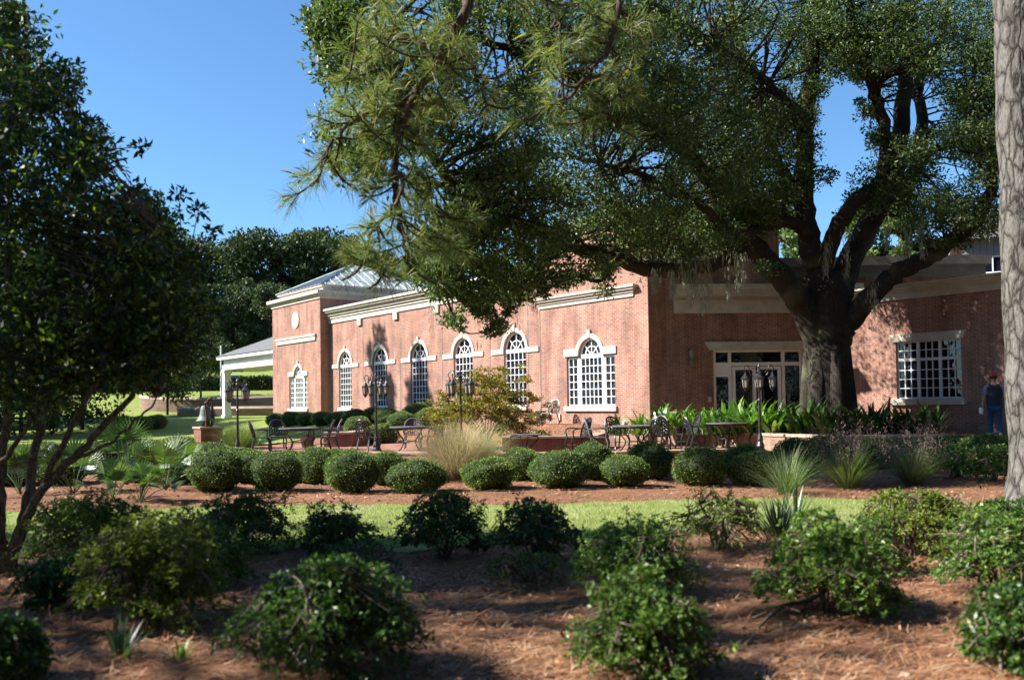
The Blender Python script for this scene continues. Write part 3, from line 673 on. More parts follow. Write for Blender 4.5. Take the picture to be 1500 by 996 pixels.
# small boxes by the wall
def small_box(name, c, w, d, h, m, label, cat):
    root = empty(name, c, label, cat)
    mb = MB(); mb.box(c[0]-w/2, c[0]+w/2, c[1]-d/2, c[1]+d/2, c[2], c[2]+h*.88); mb.build('housing', M[m], root, bevel=.01)
    mb = MB(); mb.box(c[0]-w/2-.02, c[0]+w/2+.02, c[1]-d/2-.02, c[1]+d/2+.02, c[2]+h*.88, c[2]+h); mb.build('lid', M[m], root, bevel=.01)
    return root
q = P(792, 617, 33.2); small_box('utility_box', (q[0], q[1], ground_z(q[0], q[1])-.02), .38, .3, 1.0-ground_z(q[0], q[1])+.32, 'stone', 'beige utility box standing against the brick wall beside the downspout', 'utility box')
q = P(974, 600, 29.3); small_box('equipment_cabinet', (q[0], q[1], .5), .62, .45, .72, 'cloth_white', 'white metal cabinet behind the strap leaves at the shaded corner', 'cabinet')
q = P(820, 611, 32.1); uO, zO = A.hit(820, 611, vB)
mb = MB(); mb.box(uO-.07, uO+.07, vB+.003, vB+.06, zO-.12, zO+.12, A); mb.build('outlet_box', M['stone'], hall)

# grey building at the back
gb = empty('grey_building', (22, 46, .5), 'grey metal sided building with a small white window behind the brick wing', 'building')
x0, x1 = P(1393, 350, 46)[0], P(1530, 350, 46)[0]; zt = P(1470, 312, 46)[2]; zm = P(1470, 352, 46)[2]
wz0, wz1 = P(1458, 402, 46)[2], P(1458, 377, 46)[2]; wx0, wx1 = P(1441, 390, 46)[0], P(1479, 390, 46)[0]
GF = Fr(x0+.6, 46, .91, -.41, -1); GL = 6.0
mb = MB(); wall_mesh(mb, GF, 0, GL, .2, zm, [dict(kind='rect', u0=GF.hit(1441)[0], u1=GF.hit(1479)[0], zs=wz0, zt=wz1)]); mb.box(0, GL, -6, -.4, .2, zm, GF); mb.build('wall', M['siding'], gb, uv=True)
mb = MB(); mb.box(-.5, GL+.3, -6, .5, zm, zt, GF); mb.build('upper_storey', M['siding'], gb, uv=True)
fm = MB(); a, b = GF.hit(1441)[0], GF.hit(1479)[0]; lite(fm, GF, a, b, wz0, wz1, 2, 1, -.02, .07, .06); w = fm.build('window', M['white'], gb)
g = MB(); g.quad(GF(a, -.1, wz0), GF(b, -.1, wz0), GF(b, -.1, wz1), GF(a, -.1, wz1)); g.build('pane', M['glass'], w)

# ------------------------------------------------------------------ hillside things
def curved_wall(name, pts, h, label):
    root = empty(name, (*pts[0], ground_z(*pts[0])), label, 'retaining wall', 'retaining walls on the hill lawn')
    sp = spline([(p[0], p[1], 0) for p in pts], 6); V = []; F = []
    for i, p in enumerate(sp):
        t = unit(np.array(sp[min(i+1, len(sp)-1)])-np.array(sp[max(i-1, 0)])); nx, ny = -t[1]*.15, t[0]*.15
        zb = ground_z(p[0], p[1])
        for s, z in ((-1, zb-.4), (-1, zb+h), (1, zb+h), (1, zb-.4)): V.append((p[0]+nx*s, p[1]+ny*s, z))
    for i in range(len(sp)-1):
        for k in range(4): F.append((4*i+k, 4*i+(k+1) % 4, 4*i+4+(k+1) % 4, 4*i+4+k))
    mb = MB(); mb.add(V, F+[(0, 1, 2, 3), (4*len(sp)-1, 4*len(sp)-2, 4*len(sp)-3, 4*len(sp)-4)]); mb.build('wall_body', M['retain'], root)
    c = MB(); c.tube([(p[0], p[1], ground_z(p[0], p[1])+h+.04) for p in sp], .17, 4); c.build('coping', M['stone_pink'], root)
curved_wall('retaining_wall', [XY(207, 76), XY(214, 73.5), XY(260, 72), XY(330, 72), XY(400, 73), XY(450, 74)], .95, 'upper brown retaining wall curving across the hill lawn')
curved_wall('retaining_wall', [XY(262, 67.5), XY(300, 66), XY(350, 65.5), XY(400, 66), XY(440, 67)], .5, 'lower brown retaining wall nearest the portico columns')

def ico_shell(n, rng):
    a = rng.normal(size=(n, 3)); return unit(a)
def hedge_mesh(name, L, d, h, n, size, m, core):
    rng = np.random.default_rng(hash(name) % 1000)
    pass
def box_hedge(name, a, b, d, h, label, n=6000, size=.16, cat='hedge'):
    z = ground_z((a[0]+b[0])/2, (a[1]+b[1])/2)
    root = empty(name, (a[0], a[1], z-.1), label, cat)
    fr = Fr(a[0], a[1], b[0]-a[0], b[1]-a[1], -1); L = math.hypot(b[0]-a[0], b[1]-a[1])
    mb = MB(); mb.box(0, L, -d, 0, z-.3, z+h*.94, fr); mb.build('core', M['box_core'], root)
    rng = np.random.default_rng(5); u = rng.uniform(0, L, n); f = rng.random(n)
    v = np.where(f < .55, rng.normal(0, .06, n), rng.uniform(-d, 0, n)); zz = np.where(f < .55, rng.uniform(0, h, n), h+rng.normal(0, .05, n))
    cen = np.array([fr(uu, vv, z+q) for uu, vv, q in zip(u, v, zz)])
    V, F = leaf_arrays(cen, rng.normal(size=(n, 3))+np.array([0, -.4, .5]), size, .6, rng=rng)
    grid_mesh('foliage', V, F, M['forest'], root, False)
box_hedge('clipped_hedge', XY(150, 88), XY(450, 88), 2.0, 1.25, 'long dark clipped hedge on the hill below the parked car', 9000, .22)

# parked car beyond the hedge
def car(loc, rz):
    c = empty('parked_car', (0, 0, 0), 'blue car parked beyond the hill hedge, only its roof and glass showing', 'car')
    prof = [(-2.1, .35), (-2.15, .75), (-1.9, .95), (-1.45, 1.0), (-.9, 1.42), (.35, 1.45), (1.05, 1.0), (1.9, .86), (2.15, .65), (2.15, .35)]
    mb = MB(); n = len(prof); w = .86
    V = [(x, y*(w if z < 1.1 else w*.78), z) for y in (-1, 1) for x, z in prof]
    mb.add(V, [tuple(range(n)), tuple(range(2*n-1, n-1, -1))]+[(i, (i+1) % n, n+(i+1) % n, n+i) for i in range(n)])
    mb.build('body', M['car'], c, bevel=.05, smooth_=False)
    for s in (-1, 1):
        mb = MB(); y0 = s*.868
        mb.quad((-1.3, s*.84, 1.03), (.9, s*.84, 1.03), (.32, s*.70, 1.38), (-.85, s*.70, 1.38)); mb.build('side_window', M['glass'], c)
        for x in (-1.35, 1.35):
            t = MB(); t.lathe([(.0, -.1), (.32, -.1), (.34, 0), (.32, .1), (.0, .1)], n=20); t.V = [(x+a, s*.80+b_*1.0, .34+d) for a, d, b_ in t.V]
            wh = t.build('wheel', M['rubber'], c)
            t = MB(); t.lathe([(.0, -.11), (.19, -.11), (.19, .11), (.0, .11)], n=14); t.V = [(x+a, s*.80+b_, .34+d) for a, d, b_ in t.V]; t.build('rim', M['iron_grey'], wh)
    for xa, xb, za, zb_ in ((-1.47, -.92, 1.02, 1.41), (1.03, .38, 1.02, 1.42)):
        mb = MB(); o_ = -.015 if xa < 0 else .015
        mb.quad((xa+o_, -.72, za+.02), (xa+o_, .72, za+.02), (xb+o_, .62, zb_+.015), (xb+o_, -.62, zb_+.015)); mb.build('windscreen', M['glass'], c)
    c.location = loc; c.rotation_euler = (0, 0, rz)
q = XY(347, 95); car((q[0], q[1], P(347, 549.5, 95)[2]-1.45), .05)
q = XY(324, 80); z = ground_z(*q); root = empty('flag_pole', (q[0], q[1], z), 'slim white pole standing on the lawn beside the outer portico column', 'pole')
mb = MB(); mb.tube([(q[0], q[1], z-.1), (q[0], q[1], P(324, 506, 80)[2])], .07, 8); mb.build('pole_shaft', M['white'], root)
mb = MB(); mb.lathe([(.0, 0), (.2, 0), (.2, .12), (.09, .2), (0, .2)], (q[0], q[1], z), 12); mb.build('pole_base', M['white'], root)

exec_marker = 1
# ------------------------------------------------------------------ trees
def crown_leaves(clumps, per, size, rng, aspect=.45, up=.3, flat=.75):
    """clumps: list of (center, radius)"""
    cs = np.array([c for c, r in clumps]); rs = np.array([r for c, r in clumps])
    idx = np.repeat(np.arange(len(cs)), per)
    d = unit(rng.normal(size=(len(idx), 3))); rad = rng.random((len(idx), 1))**.45
    off = d*rad*rs[idx][:, None]*np.array([1, 1, flat])
    cen = cs[idx]+off
    return leaf_arrays(cen, d*.6+rng.normal(size=d.shape)*.8+np.array([0, 0, up]), size, aspect, rng=rng)
def limb(mb, pts, r0, r1, n=8, seg=5, jit=0.0, rng=RNG):
    sp = spline(pts, seg); m = len(sp)
    if jit:
        for i in range(1, m-1): sp[i] = sp[i]+rng.normal(0, jit, 3)
    t = np.linspace(0, 1, m); rad = r0+(r1-r0)*t**.8
    mb.tube(sp, list(rad), n); return sp

# --- the live oak
oak = empty('live_oak', (9.4, 27.0, .5), 'huge spreading live oak with dark forked trunk and hanging moss in the block planter', 'tree')
rng = np.random.default_rng(11)
tb = MB(); limbs = []; OY = 1.0
def OL(px_pts, w0, w1, n=8, jit=.03):       # px_pts: (px,py,Y); widths in metres
    sp = limb(tb, [P(p[0], p[1], p[2]+OY) for p in px_pts], w0/2, w1/2, n, 6, jit, rng); limbs.extend(sp); return sp
trunk = [P(1214, 632, 28), P(1214, 600, 28), P(1213, 560, 28), P(1211, 520, 28), P(1210, 475, 28), P(1214, 440, 28), P(1224, 405, 28.1)]
sp = spline(trunk, 5); m_ = len(sp)
rad = np.interp(np.linspace(0, 1, m_), [0, .12, .3, .55, .72, .86, 1], [.88, .74, .68, .66, .70, .63, .46])
tb.tube(sp, list(rad), 20)
for k in range(7):                            # root flare and flutes
    a = 2*PI*k/7+.3; c = np.array(sp[0]); tb.tube([c+np.array([math.cos(a)*1.1, math.sin(a)*1.1, -.15]), c+np.array([math.cos(a)*.66, math.sin(a)*.66, .45]), c+np.array([math.cos(a)*.5, math.sin(a)*.5, 2.6])], [.18, .24, .2], 8)
OL([(1207, 560, 27), (1200, 500, 26.9), (1178, 452, 26.8), (1150, 415, 26.4), (1118, 378, 26), (1090, 352, 25.6), (1070, 330, 25)], 1.0, .56, 12)
OL([(1098, 360, 25.7), (1060, 378, 25), (1010, 392, 24.3), (955, 396, 23.4), (905, 378, 22.3), (850, 364, 21.3), (790, 342, 20), (720, 318, 18.6), (665, 275, 17.6), (610, 200, 16.8), (560, 120, 16.2), (520, 60, 15.8)], .62, .12, 10)
OL([(1070, 330, 25), (1040, 270, 24), (1000, 220, 23), (940, 170, 21.5), (860, 120, 20), (760, 80, 18.6), (660, 40, 17.6)], .55, .12)
OL([(1206, 545, 27), (1203, 480, 27), (1198, 430, 27), (1193, 390, 27), (1186, 345, 27), (1178, 290, 27), (1178, 220, 27), (1185, 150, 26.8), (1193, 70, 26.4), (1196, -20, 26), (1205, -160, 25.6)], .98, .3, 12)
OL([(1190, 352, 27), (1165, 330, 26.3), (1135, 328, 25.5), (1100, 340, 24.6), (1060, 330, 23.6), (1010, 290, 22.6), (950, 260, 21.4), (880, 240, 20)], .45, .12)
OL([(1182, 320, 27), (1160, 275, 27.4), (1135, 230, 27.8), (1112, 160, 28), (1092, 90, 28), (1070, 10, 28), (1040, -80, 28)], .5, .2)
OL([(1218, 545, 27), (1221, 480, 27), (1226, 440, 27.1), (1238, 400, 27.2), (1262, 350, 27.6), (1292, 295, 28), (1312, 240, 28.3), (1322, 170, 28.5), (1330, 90, 28.7), (1335, 0, 29), (1330, -120, 29)], 1.05, .34, 12)
OL([(1205, 400, 27.1), (1222, 345, 26.6), (1250, 300, 26.2), (1290, 262, 26), (1296, 200, 26), (1280, 140, 26), (1262, 75, 25.8), (1240, 0, 25.5), (1200, -100, 25)], .6, .22)
OL([(1300, 290, 28), (1340, 250, 28.6), (1352, 180, 29), (1345, 120, 29.4), (1380, 50, 30), (1400, -40, 30)], .55, .2)
OL([(1310, 240, 28.2), (1360, 222, 27.6), (1410, 205, 27), (1460, 185, 26.4), (1520, 150, 26)], .36, .14)
OL([(1216, 560, 27), (1226, 505, 26.9), (1250, 463, 26.6), (1290, 420, 26.2), (1335, 388, 25.8), (1385, 360, 25.4), (1425, 330, 25), (1447, 290, 24.6), (1462, 230, 24.2), (1480, 150, 24)], .82, .26, 12)
OL([(1180, 200, 27), (1150, 150, 25.5), (1110, 110, 24), (1040, 60, 22), (960, 10, 20.5), (880, -60, 19.5)], .34, .1)
OL([(905, 378, 22.3), (880, 410, 21.6), (830, 405, 21), (770, 420, 20.2), (720, 430, 19.6)], .14, .04, 6)
OL([(790, 342, 20), (730, 370, 19.4), (680, 395, 19), (650, 420, 18.6)], .14, .04, 6)
OL([(665, 275, 17.6), (600, 260, 17), (540, 250, 16.6), (500, 230, 16.2)], .12, .03, 6)
LB = np.array(limbs)
GAPS = [(1238, 205, 26, 46), (1222, 150, 14, 24), (1168, 322, 20, 14), (1120, 92, 14, 22), (1170, 362, 34, 16), (1275, 345, 34, 26), (1350, 150, 22, 24), (1212, 300, 14, 30), (1395, 250, 16, 12), (960, 235, 12, 10), (560, 300, 14, 12), (620, 300, 18, 14), (735, 95, 16, 12), (1310, 355, 40, 18)]
REG = [ # cx, cy, rx, ry, Y0, Y1, clumps, radius
 (600, 50, 140, 80, 15, 18.5, 60, .55), (498, 60, 42, 62, 15, 16.8, 26, .38), (480, 30, 30, 30, 15, 16.5, 10, .3), (560, 190, 85, 80, 15.5, 18, 46, .45), (690, 190, 120, 120, 16, 20, 90, .55),
 (850, 70, 160, 120, 17, 23, 130, .65), (900, 240, 120, 110, 19, 24, 110, .65), (740, 315, 110, 70, 17, 21, 80, .5), (650, 360, 60, 55, 17, 19.5, 40, .42), (690, 415, 62, 34, 17.8, 21, 30, .36), (705, 455, 52, 34, 18.0, 21, 20, .26), (770, 420, 50, 22, 19, 22, 14, .26), (640, 400, 40, 40, 17, 19, 12, .3),
 (800, 385, 80, 30, 19.5, 22, 34, .38), (870, 405, 45, 22, 21, 23, 12, .3), (905, 330, 90, 40, 20.5, 24, 40, .5), (1000, 60, 130, 100, 20, 27, 110, .75), (1020, 230, 90, 90, 22, 27, 90, .65), (1080, 150, 80, 90, 23, 29, 70, .7),
 (1000, 340, 90, 38, 23, 26, 55, .5), (1100, 275, 50, 60, 23.5, 28, 45, .55), (1130, 380, 30, 18, 25, 27, 5, .35), (1150, 190, 36, 60, 25, 29, 34, .5), (1260, 20, 100, 40, 24, 30, 50, .7), (1400, 70, 90, 90, 24, 32, 90, .75), (1300, 80, 60, 60, 26, 31, 40, .65),
 (1390, 250, 75, 70, 24, 30, 70, .6), (1330, 300, 70, 34, 26, 30, 36, .5), (1440, 180, 45, 70, 23, 29, 50, .6), (1280, 240, 34, 50, 26, 30, 24, .45), (1420, 320, 50, 26, 24, 27, 22, .4), (1375, 345, 50, 16, 24.5, 26.5, 10, .3),
 (1060, 325, 70, 34, 25, 28, 44, .5), (1120, 305, 50, 22, 25, 28, 34, .42), (1150, 285, 24, 18, 25, 28, 10, .35), (1250, 80, 50, 40, 25, 30, 34, .5), (1262, 305, 34, 22, 26, 28, 12, .35), (1195, 240, 22, 50, 26, 29, 14, .35), (1270, 180, 14, 50, 26, 29, 10, .3), (1130, 60, 80, 70, 24, 30, 60, .6), (1240, 40, 50, 40, 25, 30, 34, .55), (1160, 130, 50, 60, 26, 30, 26, .5), (950, 250, 130, 120, 26, 32, 46, .7), (1020, 120, 120, 130, 27, 33, 60, .75), (1090, 250, 60, 90, 27, 32, 50, .6), (1400, 150, 80, 130, 23, 31, 70, .6), (1330, 60, 60, 60, 24, 28, 30, .5),
 (1520, 150, 80, 180, 22, 30, 60, .8), (1200, 90, 40, 60, 25, 29, 20, .45), (720, -120, 330, 110, 15, 24, 160, .85), (1180, -120, 300, 110, 21, 33, 170, .95), (950, 160, 60, 60, 19, 24, 30, .6)]
clumps = []
for cx, cy, rx, ry, y0, y1, n, r in REG:
    for _ in range(n):
        a = rng.uniform(0, 2*PI); q = math.sqrt(rng.random())
        px, py = cx+rx*q*math.cos(a), cy+ry*q*math.sin(a); Y = rng.uniform(y0, y1)
        rp = r*F_PX/Y*.55
        if any(((px-g[0])/(g[2]+rp))**2+((py-g[1])/(g[3]+rp))**2 < 1 for g in GAPS): continue
        clumps.append((P(px, py, Y+OY*.5), r*rng.uniform(.55, 1.15)))
# twigs joining clumps to the limbs
for c, r in clumps:
    k = int(np.argmin(((LB-c)**2).sum(1))); b = LB[k]
    mid = (b+c)/2+rng.normal(0, .12, 3)+np.array([0, 0, .1])
    d = np.linalg.norm(c-b)
    if d > 2.6: continue
    mid = mid+rng.normal(0, .12*d, 3)
    tb.tube(spline([b, mid, c], 3), list(np.linspace(.02+.010*d, .008, 7)), 4, cap=False)
    if rng.random() < .5:
        for _ in range(2): tb.tube([c, c+unit(rng.normal(size=3))*r*.9], [.01, .004], 3, cap=False)
tb.build('trunk', M['oak_bark'], oak, smooth_=True)
V, F = crown_leaves(clumps, 115, .11, rng, .46)
grid_mesh('crown', V, F, M['oak_leaf'], oak, False)
# Spanish moss
mo = []
def moss(px, py0, py1, Y, w=.08, n=110):
    a, b = P(px, py0, Y), P(px, py1, Y); L = a[2]-b[2]
    t = rng.random(n)**.8; c = a+np.outer(t, (b-a))+np.stack([rng.normal(0, w, n)*(1-t*.6), rng.normal(0, w, n), np.zeros(n)], 1)
    mo.append(leaf_arrays(c, np.stack([rng.normal(0, .15, n), rng.normal(0, .15, n), -np.ones(n)], 1), .22, .09, rng=rng))
for a in ((1012, 378, 440, 24.3), (1029, 372, 455, 24.5), (1066, 365, 440, 25), (1020, 376, 428, 24.2), (1038, 372, 436, 24.6), (1090, 365, 412, 25.2), (985, 392, 425, 24), (1080, 362, 425, 25.2), (1003, 380, 410, 24.2), (1280, 400, 450, 26), (1240, 330, 400, 26.5), (1210, 340, 400, 26.6), (960, 390, 420, 23.4), (1328, 330, 372, 26), (1350, 320, 372, 26), (1300, 318, 360, 26)): moss(*a)
for _ in range(46):
    c, r = clumps[rng.integers(len(clumps))]; k = c-np.array([0, 0, r*.5]); n = 40; t = rng.random(n); L = rng.uniform(.4, 1.1)
    cc = k+np.stack([rng.normal(0, .05, n), rng.normal(0, .05, n), -t*L], 1)
    mo.append(leaf_arrays(cc, np.stack([rng.normal(0, .15, n), rng.normal(0, .15, n), -np.ones(n)], 1), .18, .09, rng=rng))
V, F = cat_arrays(mo); grid_mesh('hanging_moss', V, F, M['moss'], oak, False)

# --- the tall pine with its drooping limbs
def needles(tips, dirs, rng, n=70, L=.24, w=.0042):
    T = np.repeat(np.array(tips), n, 0); D = np.repeat(unit(np.array(dirs)), n, 0)
    k = len(T); d = unit(D*.75+unit(rng.normal(size=(k, 3)))*.85+np.array([0, 0, .05]))
    base = T-D*rng.uniform(0, .22, (k, 1))
    Ls = L*rng.uniform(.7, 1.15, (k, 1)); side = unit(np.cross(d, rng.normal(size=(k, 3))))*w/2
    tip = base+d*Ls-np.array([0, 0, 1])*Ls*.16
    mid = base+d*Ls*.55
    V = np.stack([base-side, base+side, mid+side, tip, mid-side], 1).reshape(-1, 3)
    F = np.arange(5*k).reshape(-1, 5); return V, F
pb = P(1512, 745, 12.9)
pine = empty('tall_pine', (pb[0], pb[1], 0), 'tall pine with thick scaly grey bark standing at the lawn edge past the azaleas', 'tree')
tb = MB()
tp = [P(1515, 752, 12.9), P(1514, 735, 12.9), P(1512, 700, 12.92), P(1509, 600, 12.95), P(1501, 400, 13), P(1495, 200, 13.05), P(1487, 0, 13.1), P(1480, -200, 13.1), P(1470, -600, 13.1), P(1465, -900, 13.2)]
sp = spline(tp, 6); z0 = sp[0][2]
tb.tube([p-np.array([0, 0, .15]) if i == 0 else p+np.array([.012*math.sin(p[2]*3), .01*math.cos(p[2]*2.3), 0]) for i, p in enumerate(sp)], [(.30+.012*math.sin(p[2]*5)+.10*max(0, 1-p[2]/.5)) if p[2] < 7 else max(.1, .30-.018*(p[2]-7)) for p in sp], 22)
rad0 = .3
tb.build('trunk', M['pine_bark'], pine, smooth_=True)
rng = np.random.default_rng(23)
tb = MB(); tips = []; tdirs = []
top = np.array(sp[-8]); jn = np.array(P(1478, -260, 13.1))
def pl(pts, r0, r1, twigs, tl=.7, droop=.25, spread=1.0):
    s = limb(tb, pts, r0, r1, 6, 6, .015, rng)
    for i in range(twigs):
        k = int((.12+.88*rng.random())*(len(s)-1)); p = s[k]; nx = s[min(k+1, len(s)-1)]-s[max(k-1, 0)]; nx = nx/(np.linalg.norm(nx)+1e-6)
        d = unit(nx*.5+rng.normal(size=3)*spread*np.array([1, .8, .55])+np.array([0, 0, -droop])); L = tl*rng.uniform(.4, 1.2)
        e = p+d*L+np.array([0, 0, .12*L]); mid = p+d*L*.5+np.array([0, 0, -.06*L])
        tb.tube(spline([p, mid, e], 3), list(np.linspace(.016, .008, 7)), 4, cap=False)
        tips.append(e); tdirs.append(e-mid)
        if rng.random() < .7:
            d2 = unit(d+rng.normal(size=3)*.6); e2 = mid+d2*L*.5; tb.tube([mid, e2], [.008, .005], 3, cap=False); tips.append(e2); tdirs.append(d2)
    tips.append(s[-1]); tdirs.append(s[-1]-s[-3]); return s
m1 = pl([jn, P(1150, -330, 11.8), P(860, -200, 10.8), P(720, -60, 10.4), P(690, -5, 10.3)], .11, .05, 14, .8)
m2 = pl([P(690, -5, 10.3), P(665, 55, 10.2), P(625, 112, 10.1), P(592, 172, 10), P(577, 240, 9.9), P(582, 300, 9.9), P(590, 350, 9.9), P(602, 400, 9.9)], .07, .022, 44, .62, .1)
pl([P(602, 152, 10.05), P(560, 158, 10), P(515, 182, 9.9), P(480, 220, 9.8), P(466, 268, 9.8)], .034, .012, 26, .45, .0)
pl([P(577, 240, 9.9), P(590, 280, 9.7), P(560, 320, 9.6), P(540, 350, 9.5), P(545, 385, 9.5), P(575, 400, 9.5)], .028, .010, 18, .4, .2)
pl([P(580, 200, 10), P(620, 250, 10.2), P(640, 300, 10.3), P(640, 350, 10.3)], .016, .006, 16, .45, .2)
pl([P(640, 95, 10.1), P(600, 60, 10.2), P(545, 75, 10.3), P(505, 120, 10.3)], .018, .007, 20, .5, 0)
pl([P(665, 55, 10.2), P(700, 110, 10.4), P(712, 160, 10.5)], .016, .006, 14, .45, .1)
pl([P(860, -200, 10.8), P(905, -40, 10.4), P(897, 50, 10.2), P(872, 100, 10), P(835, 140, 9.9), P(800, 160, 9.8)], .055, .016, 24, .5, .05)
pl([P(890, 60, 10.2), P(910, 110, 10.4), P(890, 160, 10.4), P(850, 170, 10.3)], .018, .007, 14, .4, .05)
pl([P(750, -80, 10.4), P(800, 0, 10.2), P(820, 50, 10), P(790, 70, 10)], .02, .008, 16, .45, .05)
pl([P(720, -60, 10.4), P(640, -40, 10.6), P(570, 0, 10.8), P(540, 40, 10.8)], .02, .008, 18, .5, 0)
# upper crown, above the picture
for k in range(16):
    a = 2*PI*k/16+rng.uniform(-.2, .2); z = 11+6*rng.random(); b = np.array([pb[0]-.3, pb[1]+.1, z]); L = rng.uniform(2.5, 4.5)
    pl([b, b+np.array([math.cos(a)*L*.5, math.sin(a)*L*.5, .5]), b+np.array([math.cos(a)*L, math.sin(a)*L, .3])], .07, .02, 10, 1.0)
tb.build('branch', M['twig'], pine, smooth_=True)
V, F = needles(tips, tdirs, rng, n=46); grid_mesh('needles', V, F, M['pine_leaf'], pine, False)

# --- big dark broadleaf tree at the west edge
def XYZg(px, Y): q = XY(px, Y); return (q[0], q[1], ground_z(*q))
lt = empty('laurel_tree', (*XY(8, 8.9), 0), 'dark leafy multi stemmed tree filling the edge of the azalea bed', 'tree')
rng = np.random.default_rng(31)
tb = MB(); limbs = []
def LL(pts, r0, r1):
    s = limb(tb, [P(*p) for p in pts], r0, r1, 8, 5, .012, rng); limbs.extend(s)
LL([(8, 848, 8.9), (25, 790, 8.9), (60, 720, 8.8), (110, 670, 8.7), (150, 625, 8.6), (200, 570, 8.5), (255, 520, 8.4)], .065, .018)
LL([(12, 842, 8.9), (35, 760, 9), (48, 690, 9.1), (58, 620, 9.2), (70, 540, 9.3), (95, 440, 9.4), (112, 330, 9.5), (118, 240, 9.5), (110, 170, 9.5)], .06, .014)
LL([(4, 845, 8.9), (-2, 760, 8.9), (2, 680, 9), (12, 600, 9), (15, 500, 9), (10, 380, 9), (20, 240, 9.2), (40, 100, 9.4)], .07, .015)
LL([(60, 720, 8.8), (95, 640, 8.6), (140, 560, 8.4), (165, 480, 8.2), (190, 400, 8.2), (230, 330, 8.3)], .035, .01)
LL([(110, 670, 8.7), (160, 650, 8.8), (205, 610, 9), (235, 580, 9.2)], .02, .008)
LL([(5, 800, 8.9), (-50, 700, 8.7), (-90, 550, 8.6), (-120, 350, 8.6)], .06, .015)
LL([(58, 620, 9.2), (90, 560, 9.5), (150, 500, 9.8), (210, 440, 10), (270, 400, 10)], .03, .008)
LL([(2, 680, 9), (30, 640, 8.7), (60, 590, 8.5), (80, 520, 8.4)], .03, .01)
LB = np.array(limbs)
clumps = []
TREG = [(270, 440, 46, 80, 40), (240, 500, 50, 46, 30), (40, 60, 50, 55, 26), (20, 160, 80, 60, 40), (90, 130, 50, 45, 22), (60, 260, 120, 80, 80), (150, 210, 50, 50, 26), (120, 360, 130, 80, 90), (210, 330, 60, 60, 34), (60, 470, 110, 80, 70), (190, 440, 80, 70, 50), (240, 400, 50, 60, 26), (130, 530, 110, 50, 60), (50, 560, 70, 40, 36), (200, 520, 60, 50, 30), (110, 440, 110, 90, 60), (265, 340, 26, 40, 10), (230, 500, 40, 40, 16), (-120, 300, 120, 280, 120), (-20, 560, 60, 40, 18), (20, 20, 40, 30, 10)]
for cx, cy, rx, ry, n in TREG:
    for _ in range(int(n*1.35)):
        a = rng.uniform(0, 2*PI); q = math.sqrt(rng.random()); clumps.append((P(cx*(.9 if cy < 420 else 1)+rx*.86*q*math.cos(a)-(12 if cy < 320 else 0), cy+ry*.9*q*math.sin(a), rng.uniform(7.8, 10.8)), rng.uniform(.09, .24)))
for c, r in clumps:
    b = LB[int(np.argmin(((LB-c)**2).sum(1)))]; tb.tube(spline([b, (b+c)/2+rng.normal(0, .05, 3), c], 3), list(np.linspace(.010, .003, 7)), 4, cap=False)
for px, py in ((205, 215), (262, 285), (312, 340), (290, 310)):
    c = P(px, py, 9.3); b = LB[int(np.argmin(((LB-c)**2).sum(1)))]; tb.tube(spline([b, (b+c)/2+np.array([0, 0, -.05]), c], 3), list(np.linspace(.010, .003, 7)), 4, cap=False); clumps.append((c, .09))
tb.build('trunk', M['stem'], lt, smooth_=True)
V, F = crown_leaves(clumps, 37, .078, rng, .42, up=-.1)
grid_mesh('crown', V, F, M['laurel'], lt, False)

# --- generic distant tree
def tree_proto(name, H, R, seed, mat, n=7000, leaf=.42, label=None, bare=.25, cat='tree', shape='round', sway=.1):
    rng = np.random.default_rng(seed)
    root = empty(name, (0, 0, 0), label, cat)
    tb = MB(); limb(tb, [(0, 0, -.5), (.1*R*sway, 0, H*.3), (-.1*R*sway, .05*R, H*.6), (0, 0, H*.93)], H*.022, H*.005, 8, 5)
    cl = []
    k = 46 if shape == 'round' else 54
    for i in range(k):
        t = rng.random(); z = H*(bare+(1-bare)*t)
        if shape == 'cone': rr = R*(1-t)**.8*1.0+.1*R
        else: rr = R*math.sqrt(max(.05, 1-((t-.42)/.62)**2))
        a = rng.uniform(0, 2*PI); q = math.sqrt(rng.random())*rr*.85
        c = np.array([q*math.cos(a), q*math.sin(a), z]); r = R*rng.uniform(.2, .38)*(1 if shape == 'round' else .6)
        cl.append((c, r)); limb(tb, [(0, 0, z*.82), c*np.array([.5, .5, 1])-np.array([0, 0, .06*H*.5]), c], H*.006, H*.0015, 5, 3)
    tb.build('trunk', M['oak_bark'], root, smooth_=True)
    V, F = crown_leaves(cl, n//k, leaf, rng, .6, up=.2)
    grid_mesh('crown', V, F, mat, root, False)
    return root
def place(root, x, y, z, rz=0, s=1.0, label=None, group=None):
    root.location = (x, y, z); root.rotation_euler = (0, 0, rz); root.scale = (s, s, s*1.0)
    if label: root['label'] = label
    if group: root['group'] = group
rnd = random.Random(3)
protoA = tree_proto('broadleaf_tree', 16, 6.2, 41, M['forest'], 9000, .5, bare=.06)
protoB = tree_proto('broadleaf_tree', 17, 5.4, 42, M['forest'], 9000, .5, bare=.08)
protoC = tree_proto('pine_tree', 18, 4.6, 43, M['farpine'], 7000, .45, bare=.2, shape='cone')
used = set()
def far_tree(proto, px, Y, s, label, group='trees of the wooded hill'):
    x, y = XY(px, Y); z = ground_z(x, y)-.3
    o = proto if proto.name not in used else copy_tree(proto)
    used.add(proto.name)
    place(o, x, y, z, rnd.uniform(0, 6.28), s, label, group)
